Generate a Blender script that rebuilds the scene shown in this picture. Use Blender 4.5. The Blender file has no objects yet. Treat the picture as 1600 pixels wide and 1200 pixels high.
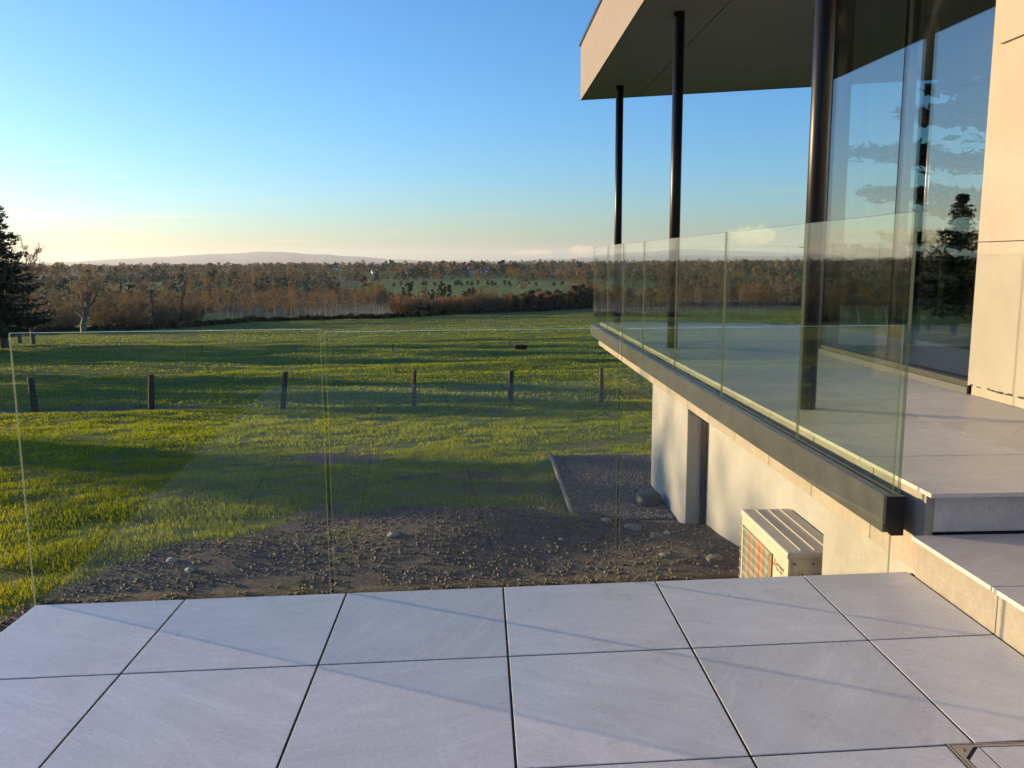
import bpy, math, random
import numpy as np
from mathutils import Matrix, Vector

R = math.radians
scene = bpy.context.scene
col = scene.collection
rng = np.random.default_rng(7)
random.seed(7)

# ------------------------------------------------------------------ camera
EYE = 1.5
cam_d = bpy.data.cameras.new('camera')
cam = bpy.data.objects.new('camera', cam_d)
col.objects.link(cam)
cam_d.sensor_fit = 'HORIZONTAL'
cam_d.sensor_width = 36.0
cam_d.lens = 36.0 * 1305.8 / 1600.0
cam_d.clip_start = 0.05
cam_d.clip_end = 60000
PIT, YAW, ROL = 0.14797, 0.03749, -0.0065
fw = Vector((math.sin(YAW) * math.cos(PIT), math.cos(YAW) * math.cos(PIT), -math.sin(PIT)))
rt = Vector((math.cos(YAW), -math.sin(YAW), 0))
up = rt.cross(fw)
r2 = rt * math.cos(ROL) + up * math.sin(ROL)
u2 = -rt * math.sin(ROL) + up * math.cos(ROL)
cam.matrix_world = Matrix(((r2.x, u2.x, -fw.x, 0), (r2.y, u2.y, -fw.y, 0), (r2.z, u2.z, -fw.z, EYE), (0, 0, 0, 1)))
scene.camera = cam

# ------------------------------------------------------------------ light
SUN_AZ = R(-63.7)          # from +Y (forward), negative = left
SUN_EL = R(5.3)
SUN_STRENGTH = 3.4
SKY_STRENGTH = 0.125
EXPOSURE = 1.64
sun_d = bpy.data.lights.new('sun', 'SUN')
sun_d.energy = SUN_STRENGTH
sun_d.angle = R(0.6)
sun_d.color = (1.0, 0.70, 0.38)
sun = bpy.data.objects.new('sun', sun_d)
col.objects.link(sun)
to_sun = Vector((math.sin(SUN_AZ) * math.cos(SUN_EL), math.cos(SUN_AZ) * math.cos(SUN_EL), math.sin(SUN_EL)))
sun.rotation_euler = to_sun.to_track_quat('Z', 'Y').to_euler()

scene.view_settings.view_transform = 'Standard'
scene.view_settings.look = 'None'
scene.view_settings.exposure = EXPOSURE
scene.view_settings.gamma = 1.0
scene.view_settings.use_curve_mapping = False
scene.render.engine = 'CYCLES'
cy = scene.cycles
cy.use_denoising = True
try:
    cy.denoiser = 'OPENIMAGEDENOISE'
except Exception:
    pass
cy.max_bounces = 6
cy.use_adaptive_sampling = True
cy.adaptive_threshold = 0.02
cy.diffuse_bounces = 2
cy.glossy_bounces = 3
cy.transmission_bounces = 4
cy.transparent_max_bounces = 32
cy.volume_bounces = 1
cy.caustics_reflective = False
cy.caustics_refractive = False


# ------------------------------------------------------------------ node helper
class NT:
    def __init__(self, tree):
        self.t = tree
        tree.nodes.clear()

    def n(self, typ, ins=None, **props):
        nd = self.t.nodes.new(typ)
        for k, v in props.items():
            setattr(nd, k, v)
        for k, v in (ins or {}).items():
            s = nd.inputs[k]
            if isinstance(v, bpy.types.NodeSocket):
                self.t.links.new(v, s)
            else:
                s.default_value = v
        return nd

    def m(self, op, a, b=None, c=None, clamp=False):
        nd = self.t.nodes.new('ShaderNodeMath')
        nd.operation = op
        nd.use_clamp = clamp
        for i, v in enumerate((a, b, c)):
            if v is None:
                continue
            if isinstance(v, bpy.types.NodeSocket):
                self.t.links.new(v, nd.inputs[i])
            else:
                nd.inputs[i].default_value = v
        return nd.outputs[0]

    def ss(self, v, lo, hi):
        nd = self.n('ShaderNodeMapRange', {'Value': v, 'From Min': lo, 'From Max': hi}, interpolation_type='SMOOTHSTEP')
        return nd.outputs['Result']

    def mix(self, f, a, b, blend='MIX'):
        nd = self.t.nodes.new('ShaderNodeMix')
        nd.data_type = 'RGBA'
        nd.blend_type = blend
        for i, v in ((0, f), (6, a), (7, b)):
            if isinstance(v, bpy.types.NodeSocket):
                self.t.links.new(v, nd.inputs[i])
            else:
                nd.inputs[i].default_value = v if i == 0 else (tuple(v) + (1,) if len(v) == 3 else v)
        return nd.outputs[2]

    def noise(self, vec, scale, detail=4, rough=0.55, dist=0.0):
        nd = self.n('ShaderNodeTexNoise', {'Vector': vec, 'Scale': scale, 'Detail': detail, 'Roughness': rough, 'Distortion': dist})
        return nd.outputs['Fac']

    def scaled(self, vec, s, loc=(0, 0, 0), rot=(0, 0, 0)):
        return self.n('ShaderNodeMapping', {'Vector': vec, 'Scale': s, 'Location': loc, 'Rotation': rot}).outputs[0]

    def out(self, surf=None, vol=None):
        o = self.t.nodes.new('ShaderNodeOutputMaterial')
        if surf is not None:
            self.t.links.new(surf, o.inputs['Surface'])
        if vol is not None:
            self.t.links.new(vol, o.inputs['Volume'])


def new_mat(name):
    m = bpy.data.materials.new(name)
    m.use_nodes = True
    return m, NT(m.node_tree)


def pos(t):
    return t.n('ShaderNodeNewGeometry').outputs['Position']


def bump(t, h, strength=0.3, dist=0.01):
    return t.n('ShaderNodeBump', {'Height': h, 'Strength': strength, 'Distance': dist}).outputs[0]


def principled(t, color, rough=0.6, metal=0.0, normal=None, spec=0.5, extra=None):
    ins = {'Base Color': color if isinstance(color, bpy.types.NodeSocket) else tuple(color) + (1,), 'Roughness': rough, 'Metallic': metal,
           'Specular IOR Level': spec}
    if normal is not None:
        ins['Normal'] = normal
    ins.update(extra or {})
    return t.n('ShaderNodeBsdfPrincipled', ins).outputs[0]


# ------------------------------------------------------------------ world: sky with a few low clouds
world = bpy.data.worlds.new('World')
scene.world = world
world.use_nodes = True
w = NT(world.node_tree)
sky = w.n('ShaderNodeTexSky', sky_type='NISHITA')
sky.sun_disc = False
sky.sun_elevation = SUN_EL
sky.sun_rotation = SUN_AZ
sky.altitude = 50
sky.air_density = 0.95
sky.dust_density = 0.75
sky.ozone_density = 4.5
gen = w.n('ShaderNodeTexCoord').outputs['Generated']
sep = w.n('ShaderNodeSeparateXYZ', {0: gen})
az = w.m('MULTIPLY', w.m('ARCTAN2', sep.outputs[0], sep.outputs[1]), 180 / math.pi)
el = w.m('MULTIPLY', w.m('ARCSINE', sep.outputs[2]), 180 / math.pi)
cv = w.n('ShaderNodeCombineXYZ', {0: az, 1: el, 2: 0.0}).outputs[0]
puff = w.noise(cv, 2.2, 3, 0.6)
puff = w.m('SUBTRACT', puff, 0.5)
blobs = [(18.0, 1.45, 1.8, 0.8), (6.9, 0.6, 0.9, 0.4), (3.6, 0.45, 1.6, 0.2), (-40, 3.4, 6.0, 0.6)]
best = None
for a0, e0, ra, re_ in blobs:
    dx = w.m('DIVIDE', w.m('SUBTRACT', az, a0), ra)
    dy = w.m('DIVIDE', w.m('SUBTRACT', el, e0), re_)
    v = w.m('SUBTRACT', 1.0, w.m('ADD', w.m('MULTIPLY', dx, dx), w.m('MULTIPLY', dy, dy)))
    best = v if best is None else w.m('MAXIMUM', best, v)
cum = w.ss(w.m('ADD', best, w.m('MULTIPLY', puff, 3.2)), 0.15, 0.75)
# thin streaks
sv = w.n('ShaderNodeCombineXYZ', {0: w.m('MULTIPLY', az, 0.12), 1: w.m('MULTIPLY', el, 2.2), 2: 3.7}).outputs[0]
st = w.noise(sv, 1.0, 2, 0.55)
band = w.m('MULTIPLY', w.ss(el, 0.3, 1.6), w.m('SUBTRACT', 1.0, w.ss(el, 3.2, 6.0)))
streak = w.m('MULTIPLY', w.ss(st, 0.55, 0.72), w.m('MULTIPLY', band, 0.8))
base_sky = sky.outputs[0]
lit = w.mix(1.0, base_sky, (2.3, 1.65, 1.2), 'MULTIPLY')
lit2 = w.mix(1.0, base_sky, (1.30, 1.10, 0.90), 'MULTIPLY')
c1 = w.mix(streak, base_sky, lit2)
c2 = w.mix(w.m('MULTIPLY', cum, 0.9), c1, lit)
bg = w.n('ShaderNodeBackground', {'Color': c2, 'Strength': SKY_STRENGTH})
wo = w.t.nodes.new('ShaderNodeOutputWorld')
w.t.links.new(bg.outputs[0], wo.inputs[0])


# ------------------------------------------------------------------ object helpers
def tag(o, label=None, cat=None, group=None, kind=None):
    if label:
        o['label'] = label
    if cat:
        o['category'] = cat
    if group:
        o['group'] = group
    if kind:
        o['kind'] = kind
    return o


BASE = {}


def attach(o, parent):
    if parent is not None:
        o.parent = parent
        if parent.name in BASE:
            o.matrix_parent_inverse = Matrix.Translation(-BASE[parent.name])
    return o


def empty(name, loc, label=None, cat=None, group=None, kind=None):
    o = bpy.data.objects.new(name, None)
    col.objects.link(o)
    o.location = loc
    o.empty_display_size = 0.2
    BASE[o.name] = Vector(loc)
    return tag(o, label, cat, group, kind)


def mesh_data(name, verts, faces, mats, fmat=None, smooth=False):
    me = bpy.data.meshes.new(name)
    me.from_pydata([tuple(v) for v in verts], [], [tuple(f) for f in faces])
    for m in (mats if isinstance(mats, (list, tuple)) else [mats]):
        me.materials.append(m)
    if fmat is not None:
        me.polygons.foreach_set('material_index', np.asarray(fmat, dtype=np.int32))
    if smooth:
        me.polygons.foreach_set('use_smooth', np.ones(len(me.polygons), dtype=bool))
    me.update()
    return me


def big_mesh(name, V, F, mats, smooth=False):
    """numpy verts (n,3), faces (m,k) all with the same k"""
    me = bpy.data.meshes.new(name)
    k = F.shape[1]
    me.vertices.add(len(V))
    me.vertices.foreach_set('co', np.asarray(V, dtype=np.float32).ravel())
    me.loops.add(F.size)
    me.loops.foreach_set('vertex_index', np.asarray(F, dtype=np.int32).ravel())
    me.polygons.add(len(F))
    me.polygons.foreach_set('loop_start', np.arange(0, F.size, k, dtype=np.int32))
    me.polygons.foreach_set('loop_total', np.full(len(F), k, dtype=np.int32))
    for m in (mats if isinstance(mats, (list, tuple)) else [mats]):
        me.materials.append(m)
    if smooth:
        me.polygons.foreach_set('use_smooth', np.ones(len(F), dtype=bool))
    me.update(calc_edges=True)
    me.validate()
    return me


def obj(name, me, parent=None):
    o = bpy.data.objects.new(name, me)
    col.objects.link(o)
    return attach(o, parent)


BOXF = [(0, 3, 2, 1), (4, 5, 6, 7), (0, 1, 5, 4), (1, 2, 6, 5), (2, 3, 7, 6), (3, 0, 4, 7)]


def prism_vf(poly, z0, z1):
    n = len(poly)
    V = [(x, y, z0) for x, y in poly] + [(x, y, z1) for x, y in poly]
    F = [tuple(reversed(range(n))), tuple(range(n, 2 * n))] + [(i, (i + 1) % n, n + (i + 1) % n, n + i) for i in range(n)]
    return V, F


def prism(name, poly, z0, z1, mat, parent=None, bev=0.0):
    V, F = prism_vf(poly, z0, z1)
    o = obj(name, mesh_data(name, V, F, mat), parent)
    if bev:
        b = o.modifiers.new('bevel', 'BEVEL')
        b.width = bev
        b.segments = 2
        b.limit_method = 'ANGLE'
    return o


def box(name, x0, x1, y0, y1, z0, z1, mat, parent=None, bev=0.0):
    return prism(name, [(x0, y0), (x1, y0), (x1, y1), (x0, y1)], z0, z1, mat, parent, bev)


def tube_vf(p0, p1, r0, r1, n=16):
    p0, p1 = np.array(p0, float), np.array(p1, float)
    d = p1 - p0
    d /= np.linalg.norm(d)
    a = np.cross(d, [0, 0, 1] if abs(d[2]) < 0.9 else [1, 0, 0])
    a /= np.linalg.norm(a)
    b = np.cross(d, a)
    V = []
    for p, r in ((p0, r0), (p1, r1)):
        for i in range(n):
            t = 2 * math.pi * i / n
            V.append(tuple(p + r * (math.cos(t) * a + math.sin(t) * b)))
    F = [(i, (i + 1) % n, n + (i + 1) % n, n + i) for i in range(n)] + [tuple(reversed(range(n))), tuple(range(n, 2 * n))]
    return V, F


class MB:
    def __init__(self):
        self.V, self.F, self.M = [], [], []

    def add(self, vf, m=0):
        V, F = vf
        k = len(self.V)
        self.V += list(V)
        self.F += [tuple(i + k for i in f) for f in F]
        self.M += [m] * len(F)
        return self

    def box(self, x0, x1, y0, y1, z0, z1, m=0):
        return self.add(prism_vf([(x0, y0), (x1, y0), (x1, y1), (x0, y1)], z0, z1), m)

    def data(self, name, mats, smooth=False):
        return mesh_data(name, self.V, self.F, mats, self.M, smooth)

    def build(self, name, mats, parent=None, smooth=False):
        return obj(name, self.data(name, mats, smooth), parent)


# ------------------------------------------------------------------ materials
def mat_tile(name, c_a, c_b, c_v, rough=0.45):
    m, t = new_mat(name)
    p = pos(t)
    rnd = t.n('ShaderNodeObjectInfo').outputs['Random']
    off = t.n('ShaderNodeCombineXYZ', {0: t.m('MULTIPLY', rnd, 37.0), 1: t.m('MULTIPLY', rnd, 91.0), 2: 0.0}).outputs[0]
    pv = t.n('ShaderNodeVectorMath', {0: p, 1: off}, operation='ADD').outputs[0]
    ang = t.m('MULTIPLY', t.m('SUBTRACT', rnd, 0.5), 2.2)
    rv = t.n('ShaderNodeVectorRotate', {'Vector': pv, 'Angle': ang}, rotation_type='Z_AXIS').outputs[0]
    cloud = t.noise(pv, 3.0, 7, 0.68)
    fine = t.noise(pv, 70, 3, 0.7)
    strat = t.noise(t.scaled(rv, (1.2, 9.0, 5.0)), 1.3, 6, 0.62, 1.1)
    vein = t.noise(t.scaled(rv, (0.9, 4.5, 3.0)), 1.0, 3, 0.5, 1.6)
    vline = t.m('SUBTRACT', 1.0, t.ss(t.m('ABSOLUTE', t.m('SUBTRACT', vein, 0.5)), 0.0, 0.035))
    c = t.mix(t.ss(cloud, 0.3, 0.72), c_a, c_b)
    c = t.mix(t.m('MULTIPLY', t.ss(strat, 0.42, 0.70), 0.45), c, c_v)
    c = t.mix(t.m('MULTIPLY', vline, 0.22), c, tuple(x * 1.25 for x in c_b))
    c = t.mix(t.m('MULTIPLY', t.ss(fine, 0.40, 0.75), 0.30), c, tuple(x * 0.55 for x in c_a))
    tint = t.m('ADD', 0.93, t.m('MULTIPLY', rnd, 0.12))
    c = t.mix(1.0, c, t.n('ShaderNodeCombineColor', {0: tint, 1: tint, 2: tint}).outputs[0], 'MULTIPLY')
    stain = t.noise(p, 5.5, 2, 0.5)
    c = t.mix(t.m('MULTIPLY', t.ss(stain, 0.70, 0.78), 0.18), c, (0.36, 0.30, 0.20))
    r = t.m('ADD', rough - 0.06, t.m('MULTIPLY', cloud, 0.2))
    hgt = t.m('ADD', t.m('MULTIPLY', fine, 0.5), strat)
    t.out(principled(t, c, r, normal=bump(t, hgt, 0.12, 0.004)))
    return m


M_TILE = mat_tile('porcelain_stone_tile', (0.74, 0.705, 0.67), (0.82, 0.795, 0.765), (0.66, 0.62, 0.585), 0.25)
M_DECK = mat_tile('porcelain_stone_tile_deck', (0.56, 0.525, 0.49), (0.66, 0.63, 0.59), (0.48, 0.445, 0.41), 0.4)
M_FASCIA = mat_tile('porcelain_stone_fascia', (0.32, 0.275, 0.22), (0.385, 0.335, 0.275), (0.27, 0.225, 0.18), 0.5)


def mat_plain(name, c, rough=0.5, metal=0.0, nscale=None, var=0.12, bstr=0.0, spec=0.5):
    m, t = new_mat(name)
    cc, nrm = c, None
    if nscale:
        p = pos(t)
        n1 = t.noise(p, nscale, 5, 0.6)
        n2 = t.noise(p, nscale * 9, 3, 0.6)
        f = t.m('ADD', t.m('MULTIPLY', n1, 0.7), t.m('MULTIPLY', n2, 0.3))
        cc = t.mix(t.ss(f, 0.3, 0.7), tuple(x * (1 - var) for x in c), tuple(min(1, x * (1 + var)) for x in c))
        if bstr:
            nrm = bump(t, t.m('ADD', n2, n1), bstr, 0.01)
    t.out(principled(t, cc, rough, metal, nrm, spec))
    return m


M_GROUT = mat_plain('dark_joint', (0.012, 0.013, 0.016), 0.8)
M_CONC = mat_plain('concrete_base', (0.16, 0.15, 0.14), 0.85, 0, 3, 0.2, 0.3)
M_RENDER = mat_plain('white_render', (0.35, 0.342, 0.33), 0.85, 0, 3.0, 0.10, 0.12)
M_SOFFIT = mat_plain('soffit_grey', (0.33, 0.33, 0.305), 0.75, 0, 1.5, 0.06)
M_FASC_ROOF = mat_plain('roof_fascia_render', (0.19, 0.172, 0.155), 0.8, 0, 2.0, 0.05, 0.05)
M_BLACK = mat_plain('black_powder_coat', (0.008, 0.009, 0.012), 0.38, 0, None, 0.1, 0, 0.3)
M_FRAME = mat_plain('grey_aluminium_frame', (0.11, 0.11, 0.115), 0.4, 0.3)
M_CHANNEL = mat_plain('anthracite_channel', (0.06, 0.066, 0.07), 0.42, 0.4, 6, 0.25)
M_MEMBRANE = mat_plain('black_membrane', (0.012, 0.012, 0.012), 0.55, 0, 12, 0.5, 0.6)
M_DOORGREY = mat_plain('grey_door_return', (0.36, 0.36, 0.35), 0.6, 0, 2, 0.06)
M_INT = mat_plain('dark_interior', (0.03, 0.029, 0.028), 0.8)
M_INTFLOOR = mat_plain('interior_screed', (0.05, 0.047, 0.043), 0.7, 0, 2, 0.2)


def mat_rough_render():
    m, t = new_mat('roughcast_render')
    p = pos(t)
    n1 = t.noise(p, 2.5, 5, 0.6)
    n2 = t.noise(p, 38, 5, 0.7)
    n3 = t.noise(p, 11, 4, 0.65, 0.6)
    c = t.mix(t.ss(n1, 0.3, 0.7), (0.32, 0.30, 0.265), (0.385, 0.365, 0.325))
    c = t.mix(t.m('MULTIPLY', t.ss(n3, 0.6, 0.72), 0.35), c, (0.36, 0.31, 0.25))
    h = t.m('ADD', n2, t.m('MULTIPLY', n3, 1.2))
    t.out(principled(t, c, 0.9, normal=bump(t, h, 0.55, 0.012)))
    return m


M_ROUGH = mat_rough_render()


def mat_clad():
    m, t = new_mat('limestone_cladding')
    p = pos(t)
    n1 = t.noise(p, 1.3, 5, 0.6)
    n2 = t.noise(p, 90, 3, 0.7)
    pit = t.noise(p, 60, 2, 0.5)
    c = t.mix(t.ss(n1, 0.3, 0.7), (0.30, 0.265, 0.22), (0.35, 0.315, 0.27))
    c = t.mix(t.m('MULTIPLY', t.ss(pit, 0.63, 0.70), 0.45), c, (0.30, 0.24, 0.18))
    c = t.mix(t.m('MULTIPLY', n2, 0.15), c, (0.33, 0.29, 0.24))
    t.out(principled(t, c, 0.8, normal=bump(t, t.m('ADD', n2, t.m('MULTIPLY', t.ss(pit, 0.6, 0.7), -1.0)), 0.2, 0.004)))
    return m


M_CLAD = mat_clad()


def mat_glass(name, tint, ior, dirt, dirt_lo=0.45):
    m, t = new_mat(name)
    geo = t.n('ShaderNodeNewGeometry')
    bf = geo.outputs['Backfacing']
    i2 = t.m('ADD', ior, t.m('MULTIPLY', bf, 1.0 / ior - ior))
    fr = t.n('ShaderNodeFresnel', {'IOR': i2}).outputs[0]
    tr = t.n('ShaderNodeBsdfTransparent', {'Color': tuple(tint) + (1,)}).outputs[0]
    gl = t.n('ShaderNodeBsdfGlossy', {'Color': (1, 1, 1, 1), 'Roughness': 0.0}).outputs[0]
    mx = t.n('ShaderNodeMixShader', {0: fr, 1: tr, 2: gl}).outputs[0]
    if dirt:
        p = geo.outputs['Position']
        n1 = t.noise(t.scaled(p, (2.2, 2.2, 1.1)), 1.0, 3, 0.7, 0.8)
        n3 = t.noise(p, 40, 1, 0.5)
        sm = t.ss(n1, dirt_lo, 0.8)
        sp = t.m('MULTIPLY', t.ss(n3, 0.74, 0.80), 1.2)
        f = t.m('MULTIPLY', t.m('ADD', sm, sp), dirt)
        df = t.n('ShaderNodeBsdfDiffuse', {'Color': (0.75, 0.74, 0.70, 1)}).outputs[0]
        mx = t.n('ShaderNodeMixShader', {0: f, 1: mx, 2: df}).outputs[0]
    t.out(mx)
    return m


M_GLASS = mat_glass('balustrade_glass', (0.93, 0.965, 0.94), 1.40, 0.005)
M_GLASSEDGE, _t = new_mat('glass_edge')
_e = _t.n('ShaderNodeMixShader', {0: 0.22, 1: principled(_t, (0.05, 0.09, 0.065), 0.10),
                                  2: _t.n('ShaderNodeBsdfTranslucent', {'Color': (0.45, 0.55, 0.44, 1)}).outputs[0]}).outputs[0]
_t.out(_t.n('ShaderNodeMixShader', {0: 0.55, 1: _t.n('ShaderNodeBsdfTransparent', {'Color': (0.80, 0.90, 0.82, 1)}).outputs[0], 2: _e}).outputs[0])
M_GLASSTOP, _t = new_mat('glass_top_glint')
_t.out(principled(_t, (0.42, 0.50, 0.45), 0.2))  # pale base colour paints in the sky's glint along the top edges
M_WINDOW = mat_glass('window_glass', (0.80, 0.85, 0.84), 2.0, 0.012, 0.5)


def mat_ground():
    m, t = new_mat('meadow_and_soil')
    p = pos(t)
    sp = t.n('ShaderNodeSeparateXYZ', {0: p})
    X, Y = sp.outputs[0], sp.outputs[1]
    soil_a = t.n('ShaderNodeAttribute', attribute_name='soil').outputs['Fac']
    n_f = t.noise(p, 26, 5, 0.7)
    n_m = t.noise(p, 3.2, 5, 0.62)
    n_l = t.noise(p, 0.35, 4, 0.6)
    soil_m = t.ss(t.m('ADD', soil_a, t.m('MULTIPLY', t.m('SUBTRACT', n_m, 0.5), 0.9)), 0.35, 0.62)
    soil = t.mix(t.ss(n_f, 0.3, 0.75), (0.070, 0.052, 0.038), (0.20, 0.165, 0.130))
    soil = t.mix(t.m('MULTIPLY', t.ss(n_m, 0.45, 0.7), 0.6), soil, (0.13, 0.102, 0.078))
    moss = t.mix(t.ss(n_f, 0.3, 0.7), (0.055, 0.065, 0.014), (0.13, 0.135, 0.035))
    soil = t.mix(t.m('MULTIPLY', t.ss(t.noise(p, 1.1, 3, 0.6), 0.55, 0.66), 0.7), soil, moss)
    gr = t.mix(t.ss(n_f, 0.3, 0.7), (0.050, 0.085, 0.010), (0.11, 0.15, 0.020))
    gr = t.mix(t.m('MULTIPLY', t.ss(n_l, 0.35, 0.7), 0.5), gr, (0.13, 0.15, 0.022))
    lawn = t.mix(soil_m, gr, soil)
    # distant patchwork of pasture and rough land
    vor = t.n('ShaderNodeTexVoronoi', {'Vector': t.scaled(p, (0.0045, 0.0085, 0.0)), 'Scale': 1.0, 'Randomness': 0.9}, voronoi_dimensions='2D', feature='F1')
    vs = t.n('ShaderNodeSeparateColor', {0: vor.outputs['Color']})
    rough_l = t.mix(t.noise(p, 0.12, 4, 0.6), (0.12, 0.085, 0.035), (0.20, 0.14, 0.06))
    past = t.mix(t.noise(p, 0.05, 4, 0.6), (0.085, 0.14, 0.025), (0.14, 0.19, 0.035))
    far = t.mix(t.ss(vs.outputs[0], 0.38, 0.42), past, rough_l)
    near_past = t.n('ShaderNodeAttribute', attribute_name='pasture').outputs['Fac']
    far = t.mix(near_past, far, past)
    far_m = t.n('ShaderNodeAttribute', attribute_name='far').outputs['Fac']
    c = t.mix(far_m, lawn, far)
    h = t.m('ADD', t.m('MULTIPLY', n_f, 0.5), n_m)
    rough_n = bump(t, h, 0.9, 0.06)
    t.out(principled(t, c, 0.95, normal=rough_n, spec=0.15))
    return m


M_GROUND = mat_ground()


def mat_leaf(name, c_a, c_b, trans=0.35, rough=0.6, scale=0.6, spec=0.25, tcol=None, isl=0.6):
    m, t = new_mat(name)
    geo = t.n('ShaderNodeNewGeometry')
    ri = geo.outputs['Random Per Island']
    n = t.noise(geo.outputs['Position'], scale, 3, 0.6)
    f = t.m('ADD', t.m('MULTIPLY', ri, isl), t.m('MULTIPLY', n, 1.1 - isl), clamp=True)
    c = t.mix(f, c_a, c_b)
    s = principled(t, c, rough, spec=spec)
    if trans:
        tc = t.mix(1.0, c, tcol or (1.15, 1.2, 0.6), 'MULTIPLY')
        s = t.n('ShaderNodeMixShader', {0: trans, 1: s, 2: t.n('ShaderNodeBsdfTranslucent', {'Color': tc}).outputs[0]}).outputs[0]
    t.out(s)
    return m


M_GRASS = mat_leaf('grass_blades', (0.065, 0.130, 0.010), (0.33, 0.39, 0.025), 0.5, 0.5, 0.9, 0.15, (1.35, 1.15, 0.35), 0.14)
M_DRYGRASS = mat_leaf('dry_grass', (0.22, 0.17, 0.09), (0.36, 0.29, 0.17), 0.3, 0.6, 2)
M_NEEDLE = mat_leaf('conifer_needles', (0.010, 0.020, 0.010), (0.028, 0.045, 0.020), 0.1)
M_IVY = mat_leaf('ivy_leaves', (0.012, 0.022, 0.008), (0.035, 0.050, 0.016), 0.1)
M_EVER = mat_leaf('evergreen_leaves', (0.012, 0.020, 0.009), (0.032, 0.042, 0.018), 0.1)
M_HEDGE = mat_leaf('bramble_leaves', (0.020, 0.018, 0.010), (0.060, 0.045, 0.022), 0.15)
M_BARK = mat_plain('brown_bark', (0.14, 0.10, 0.065), 0.9, 0, 2.0, 0.35)
M_BARKPALE = mat_plain('pale_alder_bark', (0.40, 0.30, 0.20), 0.85, 0, 2.0, 0.3)
M_BARKOAK = mat_plain('oak_bark', (0.18, 0.14, 0.095), 0.9, 0, 2.0, 0.35)
M_TWIG = mat_leaf('alder_twigs', (0.16, 0.095, 0.045), (0.33, 0.205, 0.098), 0.25, 0.8)
M_TWIGOAK = mat_leaf('oak_twigs', (0.20, 0.145, 0.09), (0.34, 0.25, 0.15), 0.3, 0.8)
M_TWIGRED = mat_leaf('red_brown_twigs', (0.17, 0.085, 0.038), (0.36, 0.20, 0.085), 0.25, 0.8)
M_TWIGGREY = mat_leaf('grey_brown_twigs', (0.12, 0.088, 0.056), (0.26, 0.185, 0.11), 0.25, 0.8)


# ------------------------------------------------------------------ terrain
def vnoise(x, y, seed=0):
    xi, yi = np.floor(x).astype(np.int64), np.floor(y).astype(np.int64)
    xf, yf = x - xi, y - yi
    sx, sy = xf * xf * (3 - 2 * xf), yf * yf * (3 - 2 * yf)

    def h(a, b):
        k = (a * 374761393 + b * 668265263 + seed * 1442695041) & 0x7fffffff
        k = ((k ^ (k >> 13)) * 1274126177) & 0x7fffffff
        return ((k ^ (k >> 16)) & 0xffff) / 65535.0
    return (h(xi, yi) * (1 - sx) + h(xi + 1, yi) * sx) * (1 - sy) + (h(xi, yi + 1) * (1 - sx) + h(xi + 1, yi + 1) * sx) * sy


def fbm(x, y, o=4, seed=0):
    s, a, tot = 0, 1.0, 0
    for i in range(o):
        s = s + a * vnoise(x * 2 ** i, y * 2 ** i, seed + i)
        tot += a
        a *= 0.5
    return s / tot


_gy = np.array([-30000, -60, 0, 4, 7, 10, 14, 20, 26, 60, 150, 250, 360, 560, 900, 1500, 3000, 4000, 30000], float)
_gz = np.array([-3, -0.9, -0.9, -0.95, -1.12, -1.30, -1.72, -2.3, -2.95, -5.0, -10.5, -13, -14, -14, -11, -10, -20, -28, -32], float)
_s = np.linspace(-9.6, 9.6, 3601)
_tab = np.interp(5 * np.sinh(_s), _gy, _gz)
_k = np.exp(-0.5 * (np.arange(-40, 41) / 16.0) ** 2)
_tab = np.convolve(np.pad(_tab, 40, mode='edge'), _k / _k.sum(), 'valid')


def sstep(v, a, b):
    t = np.clip((v - a) / (b - a), 0, 1)
    return t * t * (3 - 2 * t)


def ground_z(x, y):
    x, y = np.asarray(x, float), np.asarray(y, float)
    z = np.interp(np.arcsinh(y / 5), _s, _tab)
    D = np.hypot(x, y)
    z = z + 0.014 * np.clip(x, -60, 60) * sstep(y, 8, 40) * (1 - sstep(D, 200, 600))
    z = z + (fbm(x * 0.8, y * 0.8, 3, 5) - 0.5) * 0.10 * sstep(D, 5, 9)
    z = z + (fbm(x * 0.16, y * 0.3, 3, 9) - 0.5) * 0.55 * sstep(D, 16, 45)
    z = z + (fbm(x * 0.01, y * 0.01, 3, 13) - 0.5) * 4.0 * sstep(D, 200, 700)
    # bank and dip along the fence, soil heap by the house
    z = z + 0.12 * np.exp(-((y - 22.6) / 1.3) ** 2) - 0.16 * np.exp(-((y - 26.6) / 1.6) ** 2)
    z = z + 0.22 * np.exp(-(((x - 0.2) / 1.3) ** 2 + ((y - 8.0) / 0.8) ** 2)) + 0.16 * np.exp(-(((x - 1.8) / 0.8) ** 2 + ((y - 6.7) / 0.7) ** 2))
    # level gravel bed
    g = sstep(x, 0.5, 1.0) * (1 - sstep(y, 11.4, 12.2)) * sstep(y, 8.0, 8.7) * (1 - sstep(x, 5, 7))
    z = z * (1 - g) + (-1.30) * g
    return z


def soil_mask(x, y):
    yb = np.interp(x, [-14, -7, -5.2, -4.2, -3.5, -2.9, -1.8, -0.6, 0.2, 1.0, 2.0, 6], [-8, -6.0, -3.0, 0.0, 4.0, 7.6, 9.9, 8.3, 8.0, 8.0, 8.0, 8.0])
    n = (fbm(x * 0.6, y * 0.85, 5, 31) - 0.5) * 7.5
    s = sstep(yb + 0.3 + n - y, -1.5, 1.5)
    bare = sstep(fbm(x * 0.5, y * 0.9, 4, 77), 0.66, 0.74) * (1 - sstep(np.hypot(x, y), 13, 19)) * 0.8
    track = np.exp(-((y - 27.2) / 0.8) ** 2) * sstep(-x, 6.5, 10) * 0.95
    gr = sstep(x, 0.93, 0.99) * (1 - sstep(y, 11.6, 11.75)) * sstep(y, 6, 7)
    return np.clip(np.maximum.reduce([s, bare, track, gr]), 0, 1)


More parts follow.
